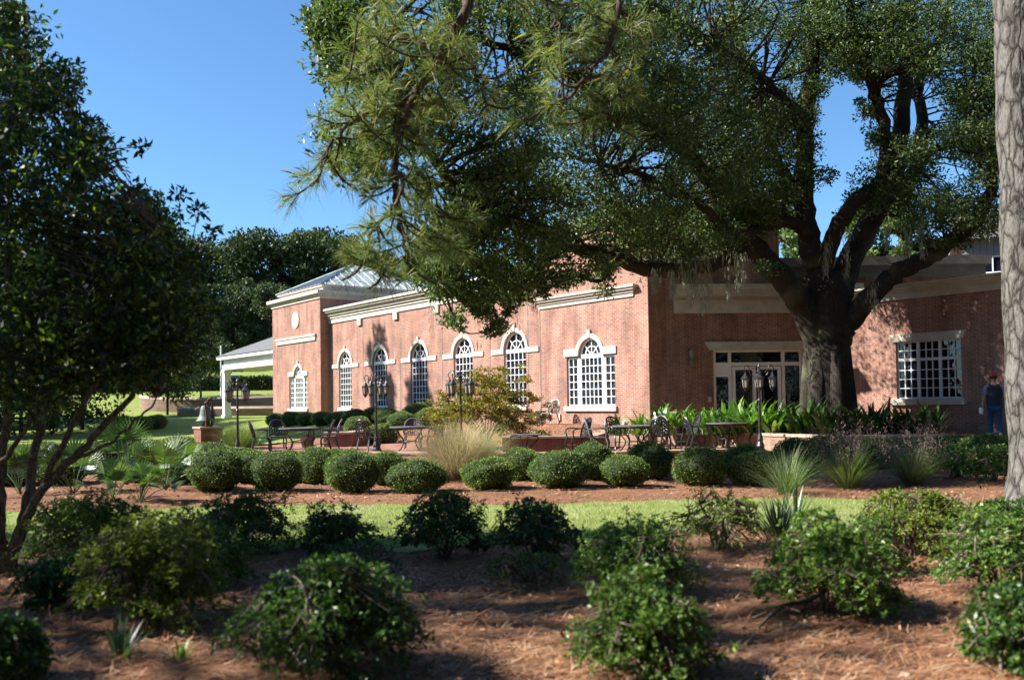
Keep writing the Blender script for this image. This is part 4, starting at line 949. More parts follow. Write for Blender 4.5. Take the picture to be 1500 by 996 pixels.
FT = [(285, 128, 1.0, 'A', 'dark tree of the wooded hill just above the portico tip'),
 (330, 124, .98, 'B', 'dark tree of the wooded hill above the portico roof'),
 (372, 120, 1.02, 'A', 'dark tree of the wooded hill between portico roof and tower'),
 (412, 124, 1.0, 'B', 'sunlit topped tree of the wooded hill directly behind the tower medallion'),
 (452, 122, 1.02, 'A', 'sunlit topped tree rising behind the tower cornice corner'),
 (492, 126, 1.04, 'B', 'highest rounded tree of the wooded hill above the tower roof peak'),
 (530, 122, .9, 'A', 'tree of the wooded hill behind the far slope of the tower roof'),
 (575, 120, .85, 'B', 'tree of the wooded hill where hall cornice meets the pine needles'),
 (240, 122, 1.05, 'A', 'shadowy hill tree seen past the edge of the laurel tree crown'),
 (190, 126, 1.0, 'B', 'hill tree mostly hidden behind the laurel tree crown'),
 (130, 120, 1.0, 'A', 'hill tree glimpsed through the laurel tree stems'),
 (60, 124, 1.05, 'B', 'hill tree behind the thickest laurel foliage'),
 (0, 120, 1.0, 'A', 'hill tree behind the outermost laurel stem'),
 (350, 108, .62, 'B', 'lower shadowed tree at the wood edge above the parked car'),
 (395, 106, .60, 'A', 'lower shadowed tree at the wood edge touching the tower'),
 (262, 106, .62, 'A', 'lower shadowed tree at the wood edge above the hedge end'),
 (305, 105, .60, 'B', 'lower shadowed tree at the wood edge beyond the slim pole'),
 (215, 108, .6, 'A', 'lower shadowed wood edge tree above the curved wall end')]
ORDN = ['first', 'second', 'third', 'fourth', 'fifth', 'sixth', 'seventh', 'eighth', 'ninth', 'tenth', 'eleventh', 'twelfth']
PR = {'A': protoA, 'B': protoB, 'C': protoC}
for px, Y, s, k, lab in FT: far_tree(PR[k], px, Y, s, lab)
for px, Y, s, lab in ((1165, 62, .78, 'bright green pine seen in the gap between oak limbs above the hall'), (1275, 64, .82, 'bright green pine seen right of the oak fork above the roof fascia'.replace('right of', 'beside')), (1330, 60, .80, 'bright green pine behind the fascia near the drooping oak limb'), (1420, 70, .80, 'bright pine between the grey building and the oak limb')):
    far_tree(protoC, px, Y, s, lab, 'pines behind the hall')
# trees outside the frame to the west, whose shade falls across the beds
protoS = tree_proto('shade_pine', 15, 3.6, 44, M['farpine'], 2000, .30, bare=.42, shape='round')
SH = [(-15.5, 6.4, 1.0, 'open crowned pine nearest the foreground azaleas outside the frame'), (-17.5, 8.6, 1.05, 'open crowned pine behind the laurel tree outside the frame'), (-19, 1.5, 1.1, 'open crowned pine farthest from the laurel tree outside the frame')]
for i, (x, y, s, lab) in enumerate(SH):
    o = protoS if i == 0 else copy_tree(protoS); place(o, x, y, ground_z(x, y)-.2, i*1.3, s, lab, 'pines shading the azalea bed')
protoD = tree_proto('slender_pine', 19, 2.2, 45, M['farpine'], 4200, .34, bare=.45, shape='cone')
for i, (x, y, s, lab) in enumerate([(-26.5, 43.6, 1.16, 'slender pine on the west lawn nearest the hall'), (-26.5, 40.6, 1.2, 'slender pine on the west lawn behind its twin'), (-26.0, 38.4, 1.1, 'slender shorter pine on the west lawn near the laurel')]):
    o = protoD if i == 0 else copy_tree(protoD); place(o, x, y, ground_z(x, y)-.2, i*2, s, lab, 'pines of the west lawn')
BT = [(-30, -14), (-21, -20), (-11, -16), (-2, -22), (8, -15), (17, -20), (25, -11), (33, -2), (30, 9), (38, 18), (-44, -8), (-40, 6)]  # ring of unseen trees added to cut sky light and deepen the shade
for i, (x, y) in enumerate(BT):
    o = copy_tree(protoB if i % 2 else protoA); place(o, x, y, -.3, i*1.1, 1.5+.08*(i % 3), 'unseen tree added around the viewpoint to block sky light, %s along the ring' % (ORDN[i]), 'unseen trees added to block sky light')
for i, (x, y) in enumerate([(-34, 50), (-37, 57), (-42, 64)]):
    o = copy_tree(protoA); place(o, x, y, ground_z(x, y)-.3, i*2.1, .95, 'broad shade tree beyond the laurel outside the frame, %s from the hall' % ORDN[i], 'shade trees of the west lawn')
# small tree on the hill lawn
small = tree_proto('lawn_tree', 5.2, 2.6, 46, M['forest'], 3800, .22, 'small dark round tree with bare trunk on the bright hill lawn', bare=.3)
q = XY(294, 82); place(small, q[0], q[1], ground_z(*q)-.1, 0, 1.1)
small2 = tree_proto('lawn_tree', 5.0, 2.4, 47, M['forest'], 3400, .22, 'small dark tree on the lawn beside the dark clipped shrubs', bare=.25)
q = XY(245, 70); place(small2, q[0], q[1], ground_z(*q)-.1, 0, 1.15)
small3 = tree_proto('lawn_tree', 6.5, 3.2, 48, M['forest'], 4800, .24, 'bushy dark tree on the lawn seen between the laurel stems', bare=.12)
q = XY(120, 52); place(small3, q[0], q[1], ground_z(*q)-.1, 0, .95)
small4 = tree_proto('lawn_tree', 6.0, 3.0, 49, M['forest'], 4800, .24, 'bushy dark tree on the lawn behind the outer laurel stems', bare=.12)
q = XY(30, 48); place(small4, q[0], q[1], ground_z(*q)-.1, 0, .9)

# --- Japanese maple
mp = empty('japanese_maple', (*XY(712, 29.5), .3), 'yellow and olive japanese maple standing behind the lamp post and tan grass', 'tree')
rng = np.random.default_rng(51); tb = MB(); cl = []; base = np.array([*XY(712, 29.5), .25])
for px, py, Y in ((660, 590, 28.9), (665, 615, 28.7), (690, 570, 29.2), (710, 553, 29.5), (735, 562, 29.8), (755, 585, 29.8), (765, 610, 29.6), (700, 600, 28.6), (735, 600, 28.8), (680, 600, 29.8), (720, 580, 29.0), (650, 606, 29), (745, 622, 29.2)):
    c = P(px, py, Y); s = limb(tb, [base, base*.5+c*.5+np.array([0, 0, .25]), c], .03, .006, 6, 4, .02, rng)
    for _ in range(24): cl.append((c+rng.normal(size=3)*np.array([.38, .4, .18]), rng.uniform(.12, .26)))
tb.build('trunk', M['twig'], mp, smooth_=True); V, F = crown_leaves(cl, 70, .075, rng, .5, up=-.2, flat=.4); grid_mesh('crown', V, F, M['maple'], mp, False)

# ------------------------------------------------------------------ clipped round shrubs
def boxwood_proto(seed, n=5200, size=.034, flat=.86):
    rng = np.random.default_rng(seed)
    root = empty('boxwood_shrub')
    # lumpy unit ball radius .5
    def lump(d): return 1+.06*np.sin(d[:, 0]*4+seed)*np.cos(d[:, 2]*3+seed)+.05*np.sin(d[:, 1]*6+seed*2)+.045*np.sin(d[:, 2]*8+seed*3+d[:, 0]*5)+.02*np.sin(d[:, 0]*17+d[:, 1]*13)
    mb = MB(); me = bmesh.new(); bmesh.ops.create_icosphere(me, subdivisions=4, radius=1)
    vs = np.array([v.co[:] for v in me.verts]); fs = [[v.index for v in f.verts] for f in me.faces]; me.free()
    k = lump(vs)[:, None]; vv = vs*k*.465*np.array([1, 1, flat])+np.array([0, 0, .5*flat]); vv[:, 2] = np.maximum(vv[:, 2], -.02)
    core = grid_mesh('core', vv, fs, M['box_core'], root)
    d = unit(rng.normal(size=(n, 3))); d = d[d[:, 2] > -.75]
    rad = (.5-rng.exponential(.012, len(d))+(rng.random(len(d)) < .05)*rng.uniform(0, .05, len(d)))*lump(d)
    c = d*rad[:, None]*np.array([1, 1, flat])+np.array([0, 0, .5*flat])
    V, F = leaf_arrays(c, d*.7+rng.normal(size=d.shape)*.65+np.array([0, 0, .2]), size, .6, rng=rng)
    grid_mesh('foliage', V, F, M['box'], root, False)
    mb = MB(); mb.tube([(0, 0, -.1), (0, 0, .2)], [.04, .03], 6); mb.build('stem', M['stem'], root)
    return root
bx = [boxwood_proto(s) for s in (1, 2, 3, 4, 5, 6)]; bused = [0]*6; bi = 0; BR = random.Random(9)
def boxwood(px, py_c, w_px, Y, label, group, hs=1.0, z=None):
    global bi
    k = bi % 6; bi += 1
    o = bx[k] if not bused[k] else copy_tree(bx[k]); bused[k] = 1
    x, y = XY(px, Y, py_c); z = ground_z(x, y) if z is None else z
    w = w_px*Y/F_PX; top = P(px, py_c-0, Y)[2]
    o.location = (x, y, z-.04*w); o.rotation_euler = (BR.uniform(-.06, .06), BR.uniform(-.06, .06), bi*1.7); o.scale = (w*BR.uniform(.93, 1.1), w*BR.uniform(.9, 1.08), w*hs*BR.uniform(.88, 1.1))
    o['label'] = label; o['category'] = 'shrub'; o['group'] = group
ORD = ['first', 'second', 'third', 'fourth', 'fifth', 'sixth', 'seventh', 'eighth', 'ninth', 'tenth', 'eleventh', 'twelfth', 'thirteenth']
def row(items, text, group, hs=1.0):
    for i, (px, w, Y, *e) in enumerate(items): boxwood(px, 690, w, Y, text % ORD[i], group, e[0] if e else hs)
G1 = 'clipped round boxwoods in the front row'; G2 = 'clipped round boxwoods in the second row'
row([(611, 80, 16.6), (519, 86, 16.9), (403, 78, 17.2), (318, 80, 17.0)], 'clipped round boxwood, %s in the front row from the tan grass toward the bell', G1, .87)
row([(716, 74, 16.8), (820, 84, 16.9), (915, 72, 17.0), (1024, 80, 17.3), (1106, 72, 17.2)], 'clipped round boxwood, %s in the front row from the tan grass toward the pine', G1, .87)
row([(566, 66, 18.6), (466, 66, 18.8), (430, 60, 19.2), (362, 66, 19.0), (268, 64, 18.8)], 'clipped boxwood, %s in the second row from the tan grass toward the bell', G2)
row([(766, 62, 18.6), (866, 66, 18.5), (950, 66, 18.6), (1090, 64, 19.0), (1165, 72, 18.6)], 'clipped boxwood, %s in the second row from the tan grass toward the pine', G2)
row([(490, 50, 19.8)], 'low %s boxwood tucked between the lawn side rows below the seat wall'.replace('%s ', '%s '), G2)
row([(300, 74, 22.5, .7), (245, 72, 22, .72), (205, 70, 23, .72), (150, 70, 22, .72), (95, 70, 22.5, .72), (40, 70, 22, .72)], 'low clipped mound, %s from the bell pedestal in the third row', 'clipped mounds around the palmettos')
row([(340, 66, 24.5, .6), (262, 52, 30, .66), (225, 60, 27, .66), (170, 56, 27, .66), (120, 56, 26, .66), (70, 58, 27, .66), (15, 60, 26, .66)], 'low clipped mound, %s from the bell pedestal in the back row', 'clipped mounds around the palmettos')
row([(275, 66, 19.5, .85), (210, 70, 19.8, .8), (90, 70, 19.5, .8), (20, 70, 19.5, .8)], 'clipped mound, %s from the bell side in the row holding the palmettos', 'clipped mounds around the palmettos')
row([(525, 46, 36, .75), (556, 52, 34, .8), (590, 46, 36.5, .75), (632, 44, 36.5, .75), (566, 40, 39, .75), (612, 42, 40, .75)], 'wide clipped mound, %s beyond the patio tables under the tall windows', 'clipped mounds under the hall windows')
row([(405, 30, 46, .75), (428, 32, 45, .75), (450, 32, 44, .75), (472, 34, 43, .75), (496, 36, 42, .75), (522, 38, 41, .75), (550, 36, 41.5, .72)], 'dark clipped mound, %s from the portico along the tower base', 'clipped mounds along the tower base')
row([(230, 30, 52, .8), (204, 40, 50, .8), (178, 42, 49, .85)], 'dark round clipped shrub on the far lawn, %s from the bell', 'dark shrubs on the far lawn')
row([(1215, 90, 20.5, .7), (1290, 90, 21, .7), (1370, 90, 20.5, .7), (1440, 80, 20, .75)], 'shaded low mound behind the plumed grasses, %s from the lamp post', 'shaded mounds by the plumed grasses')

# ------------------------------------------------------------------ azaleas
def azalea_mesh(root, w, h, rng, tips, leaf, mat, whorl=8, sparse=False, d=None):
    tb = MB(); cen = []; dirs = []; d = d or w
    nst = 9
    stems = []
    for i in range(nst):
        a = 2*PI*i/nst+rng.uniform(-.3, .3); r = rng.uniform(.25, .8)
        e = np.array([math.cos(a)*w*.5*r, math.sin(a)*d*.5*r, h*rng.uniform(.45, .8)])
        s = limb(tb, [(rng.normal(0, .03), rng.normal(0, .03), -.05), e*np.array([.35, .35, .5]), e], .016 if not sparse else .02, .006, 5, 4, .01, rng)
        stems += s[3:]
    S = np.array(stems)
    hubs = []; nl = int(rng.integers(16, 23)); lobes = []
    for i in range(nl):
        a = 2.4*i+rng.uniform(-.4, .4); t = (i+.5)/nl; rr = math.sqrt(1-t*.92)*rng.uniform(.62, .95)
        lobes.append((np.array([math.cos(a)*w*.41*rr, math.sin(a)*d*.41*rr, h*(.12+.66*t**.85*rng.uniform(.7, 1.15))]), rng.uniform(.10, .25)))
    for i in range(tips):
        dv = unit(rng.normal(size=3)); dv[2] = abs(dv[2])*1.0-.3
        lc, lr = lobes[int(rng.integers(nl))]; q = 1.0 if rng.random() < .75 else rng.uniform(.4, .9)
        q *= rng.uniform(.8, 1.15)+(rng.random() < .18)*rng.uniform(.2, .6)
        c = lc+dv*lr*q*np.array([w, d, h*1.1])
        if c[2] < .03: continue
        hubs.append((c, dv))
    for c, dv in hubs:
        if rng.random() < (.35 if not sparse else .9):
            b = S[int(np.argmin(((S-c)**2).sum(1)))]; tb.tube([b, (b+c)/2+rng.normal(0, .015, 3), c], [.006, .004, .003], 4, cap=False)
    H = np.array([c for c, _ in hubs]); D = unit(np.array([v for _, v in hubs])+np.array([0, 0, .5]))
    n = len(H); idx = np.repeat(np.arange(n), whorl); k = len(idx)
    rd = unit(rng.normal(size=(k, 3))); out = unit(rd-D[idx]*(rd*D[idx]).sum(1)[:, None])
    dd = unit(out+D[idx]*rng.uniform(.1, .9, (k, 1)))
    cc = H[idx]+rng.normal(0, leaf*.25, (k, 3))
    V, F = leaf_arrays(cc, dd, leaf, .42, rng=rng)
    tb.build('stems', M['stem'], root, smooth_=True)
    grid_mesh('foliage', V, F, M[mat], root, False)
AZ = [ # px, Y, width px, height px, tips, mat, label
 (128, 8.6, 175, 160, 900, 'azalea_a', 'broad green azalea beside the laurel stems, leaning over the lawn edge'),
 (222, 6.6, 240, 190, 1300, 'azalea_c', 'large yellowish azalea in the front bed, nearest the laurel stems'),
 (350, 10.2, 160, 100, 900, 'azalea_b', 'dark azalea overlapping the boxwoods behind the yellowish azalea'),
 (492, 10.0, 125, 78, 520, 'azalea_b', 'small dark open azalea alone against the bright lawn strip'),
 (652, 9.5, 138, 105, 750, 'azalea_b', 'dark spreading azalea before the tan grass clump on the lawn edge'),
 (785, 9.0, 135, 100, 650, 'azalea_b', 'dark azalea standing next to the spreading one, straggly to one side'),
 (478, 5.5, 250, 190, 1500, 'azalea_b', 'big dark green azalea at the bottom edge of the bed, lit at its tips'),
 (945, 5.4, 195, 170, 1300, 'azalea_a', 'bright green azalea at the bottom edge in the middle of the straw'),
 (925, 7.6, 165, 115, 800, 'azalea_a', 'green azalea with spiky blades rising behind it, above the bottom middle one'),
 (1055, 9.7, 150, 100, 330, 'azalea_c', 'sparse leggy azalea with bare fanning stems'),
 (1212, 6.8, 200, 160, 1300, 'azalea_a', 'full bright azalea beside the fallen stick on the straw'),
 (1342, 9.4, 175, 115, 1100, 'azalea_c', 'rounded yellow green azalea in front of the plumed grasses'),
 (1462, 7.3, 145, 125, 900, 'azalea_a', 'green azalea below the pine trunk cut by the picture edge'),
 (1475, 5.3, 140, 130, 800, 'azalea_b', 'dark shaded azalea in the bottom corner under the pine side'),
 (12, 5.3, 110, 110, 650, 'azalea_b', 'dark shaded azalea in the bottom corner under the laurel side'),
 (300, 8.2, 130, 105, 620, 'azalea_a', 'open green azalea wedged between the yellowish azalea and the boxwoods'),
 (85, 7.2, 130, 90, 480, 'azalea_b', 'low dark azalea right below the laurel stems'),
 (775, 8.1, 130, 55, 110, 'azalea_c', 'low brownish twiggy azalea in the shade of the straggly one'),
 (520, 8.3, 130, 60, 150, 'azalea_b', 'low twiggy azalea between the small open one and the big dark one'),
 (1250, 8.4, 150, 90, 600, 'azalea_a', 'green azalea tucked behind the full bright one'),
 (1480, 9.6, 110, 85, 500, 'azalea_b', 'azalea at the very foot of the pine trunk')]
for i, (px, Y, wp, hp, tips, mat, lab) in enumerate(AZ):
    x, y = XY(px, Y, 800); w = wp*Y/F_PX*(1.06 if Y < 7 else 1.12); h = hp*Y/F_PX*1.0; tips = int(tips*1.4)
    root = empty('azalea_bush', (x, y, gz_soft(x, y)-.01), lab, 'azalea', 'azaleas in the pine straw bed')
    rng = np.random.default_rng(100+i)
    loc = root.location.copy(); root.location = (0, 0, 0)
    azalea_mesh(root, w, h*1.03, rng, tips, .037 if i not in (9,) else .034, mat, sparse=('twiggy' in lab or 'sparse' in lab))
    root.location = loc

# ------------------------------------------------------------------ blades: grasses, palmettos, strap leaves
def blades(n, base_r, L, width, lean, droop, rng, seg=5, lean0=.1):
    a = rng.uniform(0, 2*PI, n); r = base_r*np.sqrt(rng.random(n)); b = np.stack([r*np.cos(a), r*np.sin(a), np.zeros(n)], 1)
    az = a+rng.normal(0, .5, n); th = lean0+lean*rng.random(n); Ln = L*rng.uniform(.65, 1.1, n)
    hd = np.stack([np.cos(az), np.sin(az), np.zeros(n)], 1); sd = np.stack([-np.sin(az), np.cos(az), np.zeros(n)], 1)
    p = b.copy(); rows = []
    for i in range(seg+1):
        t = i/seg; w = width*(1-t**2.2)*(.55+.9*t if t < .5 else 1.0)
        rows.append((p-sd*w/2, p+sd*w/2))
        ang = th+droop*t*t*1.0
        p = p+(hd*np.sin(ang)[:, None]+np.array([0, 0, 1])*np.cos(ang)[:, None])*(Ln/seg)[:, None]
    V = np.stack([q for rw in rows for q in rw], 1).reshape(-1, 3); m = 2*(seg+1)
    F = []
    for i in range(seg): F.append(np.stack([np.arange(n)*m+2*i, np.arange(n)*m+2*i+1, np.arange(n)*m+2*i+3, np.arange(n)*m+2*i+2], 1))
    return V, np.concatenate(F)
def grass_clump(name, px, Y, n, L, lean, droop, mat, label, cat='ornamental grass', base=.12, width=.007, plume=0, seed=1, z=None, group=None):
    x, y = XY(px, Y, 650); z = ground_z(x, y) if z is None else z
    rng = np.random.default_rng(seed); root = empty(name, (0, 0, 0), label, cat, group)
    V, F = blades(n, base, L, width, lean, droop, rng); grid_mesh('blades', V, F, M[mat], root)
    if plume:
        V, F = blades(plume, base*.8, L*1.25, .004, lean*.7, droop*.4, rng)
        parts = [(V, F)]
        tips = V.reshape(plume, 12, 3)[:, 8:, :].mean(1)
        idx = np.repeat(np.arange(plume), 26); c = tips[idx]+rng.normal(0, .045, (len(idx), 3))*np.array([.8, .8, 2.2])
        parts.append(leaf_arrays(c, rng.normal(size=(len(idx), 3))*.4+np.array([0, 0, 1]), .035, .25, rng=rng))
        V, F = cat_arrays(parts); grid_mesh('plumes', V, F, M['pink_grass'], root)
    root.location = (x, y, z-.02); return root
grass_clump('fountain_grass', 668, 19.3, 3600, 1.6, .95, 1.5, 'tan_grass', 'big arching tan fountain grass clump between the boxwoods and the patio', base=.34, seed=61)
grass_clump('fountain_grass', 700, 20.6, 900, 1.5, .9, 1.3, 'green_grass', 'green fountain grass clump growing out beside the tan one', base=.22, seed=62)
grass_clump('fountain_grass', 352, 31.2, 1800, 1.5, .7, 1.4, 'green_grass', 'yellow green fountain grass behind the lamp post next to the bell', base=.3, seed=63)
grass_clump('plumed_grass', 1240, 16.0, 900, .95, .8, .9, 'blue_grass', 'green grass with pinkish plumes before the shaded mounds, nearer the lamp post', plume=75, seed=64, group='plumed grasses')
grass_clump('plumed_grass', 1335, 16.4, 900, .95, .8, .9, 'blue_grass', 'green grass with pinkish plumes before the shaded mounds, nearer the pine', plume=75, seed=65, group='plumed grasses')
grass_clump('spiky_grass', 1150, 15.2, 520, .95, 1.0, .7, 'blue_grass', 'blue green spiky grass clump beside the last front row boxwood', seed=66)
grass_clump('spiky_grass', 925, 8.1, 60, .55, .6, .3, 'palm', 'thin spiky blades poking up behind the green middle azalea', base=.06, width=.014, seed=67)
grass_clump('yucca_plant', 1138, 10.6, 70, .62, .8, .25, 'palm', 'light spiky yucca on the straw between sparse azalea and bright azalea', 'yucca', base=.06, width=.03, seed=68)
grass_clump('yucca_plant', 1162, 11.5, 60, .6, .8, .25, 'palm', 'smaller spiky yucca just behind its lighter neighbour', 'yucca', base=.05, width=.028, seed=69)
grass_clump('daylily_plant', 372, 33.5, 240, .75, .7, 1.2, 'aspid', 'bright green daylily clump between the bell lamp post and the tower', 'daylily', base=.2, width=.03, seed=70)
grass_clump('straw_weed', 175, 5.7, 26, .3, .6, .5, 'palm', 'little pale weed sprouting from the straw below the yellowish azalea', 'weed', base=.03, width=.03, seed=71)
grass_clump('straw_weed', 262, 5.75, 14, .16, .9, .5, 'azalea_a', 'tiny green seedling on the sunlit straw', 'weed', base=.02, width=.03, seed=72)
def palmetto(px, Y, n, L, label, seed):
    x, y = XY(px, Y, 650); z = ground_z(x, y); rng = np.random.default_rng(seed)
    root = empty('palmetto', (0, 0, 0), label, 'palmetto', 'palmettos among the clipped mounds')
    tb = MB(); parts = []
    for i in range(n):
        a = rng.uniform(0, 2*PI); th = rng.uniform(.15, 1.1); l = L*rng.uniform(.6, 1)
        d = np.array([math.sin(th)*math.cos(a), math.sin(th)*math.sin(a), math.cos(th)]); e = d*l
        tb.tube(spline([(0, 0, 0), d*l*.5+np.array([0, 0, .05]), e], 2), .008, 4, cap=False)
        side = unit(np.cross(d, np.array([0, 0, 1.0]))); up = np.cross(side, d)
        k = 17; fan = np.linspace(-1.35, 1.35, k)
        dirs = np.array([d*math.cos(f)+side*math.sin(f)+up*.12*math.cos(f*2) for f in fan]); dirs[:, 2] -= .12
        cen = np.repeat(e[None], k, 0)
        dd = unit(dirs); Ls = (.46*(1-.18*np.abs(fan)/1.35)*L/.8)
        sd = unit(np.cross(dd, up)); w = .02
        V = np.stack([cen, cen+dd*Ls[:, None]*.5+sd*w, cen+dd*Ls[:, None]+np.array([0, 0, -.05]), cen+dd*Ls[:, None]*.5-sd*w], 1).reshape(-1, 3)
        parts.append((V, np.arange(4*k).reshape(-1, 4)))
    tb.build('stalks', M['palm'], root); V, F = cat_arrays(parts); grid_mesh('fronds', V, F, M['palm'], root, False)
    root.location = (x, y, z)
palmetto(185, 19.0, 16, 1.0, 'tallest palmetto with upright fans in front of the far lawn', 81)
palmetto(242, 17.4, 14, .8, 'palmetto with silvery fans leaning toward the boxwoods', 82)
palmetto(108, 17.2, 13, .85, 'palmetto seen just past the laurel stems', 83)
palmetto(30, 17.4, 12, .8, 'palmetto hidden behind the laurel stems', 84)
palmetto(205, 15.4, 12, .55, 'low bright green palmetto at the lawn edge', 85)
palmetto(165, 15.8, 11, .6, 'low palmetto between the taller two and the broad azalea', 86)
def strap_plant(px, Y, n, L, mat, label, seed, z=.52, group='strap leaved plants in the planter'):
    x, y = XY(px, Y, 600); rng = np.random.default_rng(seed)
    root = empty('cast_iron_plant', (0, 0, 0), label, 'plant', group)
    a = rng.uniform(0, 2*PI, n)
    V, F = blades(int(n*1.3), .26, L*1.6, .15, .85, 1.15, rng, 6, .05)
    grid_mesh('leaves', V, F, M[mat], root); root.location = (x, y, z)
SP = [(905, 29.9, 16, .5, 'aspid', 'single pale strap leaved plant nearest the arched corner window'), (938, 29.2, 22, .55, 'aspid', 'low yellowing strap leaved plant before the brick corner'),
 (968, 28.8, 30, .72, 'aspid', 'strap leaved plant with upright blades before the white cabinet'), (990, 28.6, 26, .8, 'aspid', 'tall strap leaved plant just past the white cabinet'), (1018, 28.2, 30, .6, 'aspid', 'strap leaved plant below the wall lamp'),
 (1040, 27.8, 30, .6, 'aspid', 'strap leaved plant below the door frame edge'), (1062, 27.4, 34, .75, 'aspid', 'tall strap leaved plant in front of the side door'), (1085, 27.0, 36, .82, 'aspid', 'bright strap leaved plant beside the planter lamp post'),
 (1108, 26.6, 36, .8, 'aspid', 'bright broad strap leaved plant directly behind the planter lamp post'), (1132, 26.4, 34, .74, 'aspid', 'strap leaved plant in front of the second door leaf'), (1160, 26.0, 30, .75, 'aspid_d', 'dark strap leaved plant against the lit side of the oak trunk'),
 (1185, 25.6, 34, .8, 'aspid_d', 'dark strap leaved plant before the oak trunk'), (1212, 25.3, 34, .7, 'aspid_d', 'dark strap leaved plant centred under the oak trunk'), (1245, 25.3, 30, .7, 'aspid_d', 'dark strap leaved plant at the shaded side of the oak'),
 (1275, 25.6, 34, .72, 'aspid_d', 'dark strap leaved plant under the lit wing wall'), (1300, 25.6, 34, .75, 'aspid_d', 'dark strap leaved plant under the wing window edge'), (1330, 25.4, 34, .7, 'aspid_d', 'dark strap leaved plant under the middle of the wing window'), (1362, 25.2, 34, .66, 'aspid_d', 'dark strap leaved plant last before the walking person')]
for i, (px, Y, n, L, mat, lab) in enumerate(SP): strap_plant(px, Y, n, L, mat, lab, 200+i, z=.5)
def leafy(px, Y, w, h, n, mat, label, seed, name='nandina_bush', z=None, leaf=.07, group=None):
    x, y = XY(px, Y, 620); z = ground_z(x, y) if z is None else z
    root = empty(name, (0, 0, 0), label, 'shrub', group); azalea_mesh(root, w, h, np.random.default_rng(seed), n, leaf, mat, 6); root.location = (x, y, z)
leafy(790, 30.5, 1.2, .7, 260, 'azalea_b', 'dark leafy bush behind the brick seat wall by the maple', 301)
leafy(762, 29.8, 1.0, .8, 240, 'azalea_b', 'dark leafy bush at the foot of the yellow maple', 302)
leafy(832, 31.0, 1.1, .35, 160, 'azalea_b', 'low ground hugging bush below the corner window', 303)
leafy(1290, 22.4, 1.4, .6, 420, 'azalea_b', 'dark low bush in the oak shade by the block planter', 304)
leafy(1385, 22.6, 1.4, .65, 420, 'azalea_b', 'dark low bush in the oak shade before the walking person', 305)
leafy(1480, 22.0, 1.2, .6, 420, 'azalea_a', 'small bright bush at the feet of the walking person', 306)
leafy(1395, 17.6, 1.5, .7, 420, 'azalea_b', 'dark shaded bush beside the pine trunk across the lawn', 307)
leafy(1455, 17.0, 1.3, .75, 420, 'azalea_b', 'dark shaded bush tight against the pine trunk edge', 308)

# ------------------------------------------------------------------ patio furniture
def chair_proto(mat='iron'):
    c = empty('patio_chair'); m = M[mat]
    mb = MB(); prof = [(-.24, -.22), (.24, -.22), (.27, .0), (.23, .22), (-.23, .22), (-.27, .0)]
    mb.prism(prof, .415, .44); mb.build('seat', m, c, bevel=.01)
    b = MB()
    def bp(u, z):                          # u -1..1 on the curved back
        w = .25*(1-.12*max(0, z-.72)*3); return (u*w, .22+.05*(1-u*u)+(z-.44)*.28, z)
    rim = [bp(-1, .44), bp(-1.05, .62), bp(-.98, .78), bp(-.7, .9), bp(-.3, .955), bp(0, .97), bp(.3, .955), bp(.7, .9), bp(.98, .78), bp(1.05, .62), bp(1, .44)]
    b.tube(spline(rim, 3), .028, 6)
    for u in (-.66, -.33, 0, .33, .66): b.tube([bp(u*.8, .45), bp(u, .7), bp(u*.85, .955-.12*abs(u))], .017, 4)
    for s in (-1, 1):
        for z in (.52, .62, .72, .82):
            b.tube(spline([bp(s*.95, z-.06), bp(s*.4, z+.03), bp(0, z-.03), bp(-s*.4, z+.03), bp(-s*.9, z-.06)], 3), .017, 4)
    ring = [(.09*math.cos(t)*1.0, 0, .09*math.sin(t)) for t in np.linspace(0, 2*PI, 13)[:-1]]
    for zc in (.68, .83): b.tube([bp(p[0]/.25, zc+p[2]*.8) for p in ring], .015, 4, closed=True)
    b.tube([bp(-1, .47), bp(0, .455), bp(1, .47)], .012, 5)
    b.build('backrest', m, c)
    for s in (-1, 1):
        a = MB(); a.tube(spline([bp(s*1.03, .66), (s*.30, .05, .68), (s*.31, -.15, .67), (s*.29, -.22, .60), (s*.25, -.2, .44)], 4), .02, 6); a.build('armrest', m, c)
        f = MB(); f.tube(spline([(s*.22, -.2, .43), (s*.25, -.26, .28), (s*.23, -.24, .12), (s*.26, -.29, .0)], 4), [.03]*3+[.025]*9+[.03], 6); f.build('leg', m, c)
        f = MB(); f.tube(spline([(s*.2, .2, .43), (s*.21, .25, .25), (s*.23, .33, .0)], 4), .025, 6); f.build('leg', m, c)
    a = MB(); a.tube([(-.22, -.22, .2), (0, 0, .22), (.22, .27, .2)], .008, 4); a.tube([(.22, -.22, .2), (0, 0, .222), (-.22, .27, .2)], .008, 4); a.build('stretcher', m, c)
    return c
def table_proto():
    t = empty('patio_table'); m = M['iron_grey']
    mb = MB(); mb.lathe([(.0, .70), (.6, .70), (.62, .71), (.62, .735), (.6, .742), (0, .742)], n=36); mb.build('tabletop', m, t)
    mb = MB(); mb.tube([(.5*math.cos(a), .5*math.sin(a), .67) for a in np.linspace(0, 2*PI, 25)[:-1]], .014, 5, closed=True); mb.tube([(.22*math.cos(a), .22*math.sin(a), .28) for a in np.linspace(0, 2*PI, 17)[:-1]], .01, 5, closed=True); mb.build('apron', M['iron'], t)
    for k in range(4):
        a = PI/4+k*PI/2; c, s = math.cos(a), math.sin(a); l = MB()
        l.tube(spline([(c*.48, s*.48, .70), (c*.5, s*.5, .55), (c*.26, s*.26, .3), (c*.34, s*.34, .1), (c*.46, s*.46, 0)], 4), .02, 6); l.build('leg', M['iron'], t)
    return t
ch0 = chair_proto(); ch1 = chair_proto('iron_grey'); tb0 = table_proto(); cu = {ch0.name: 0, ch1.name: 0, tb0.name: 0}
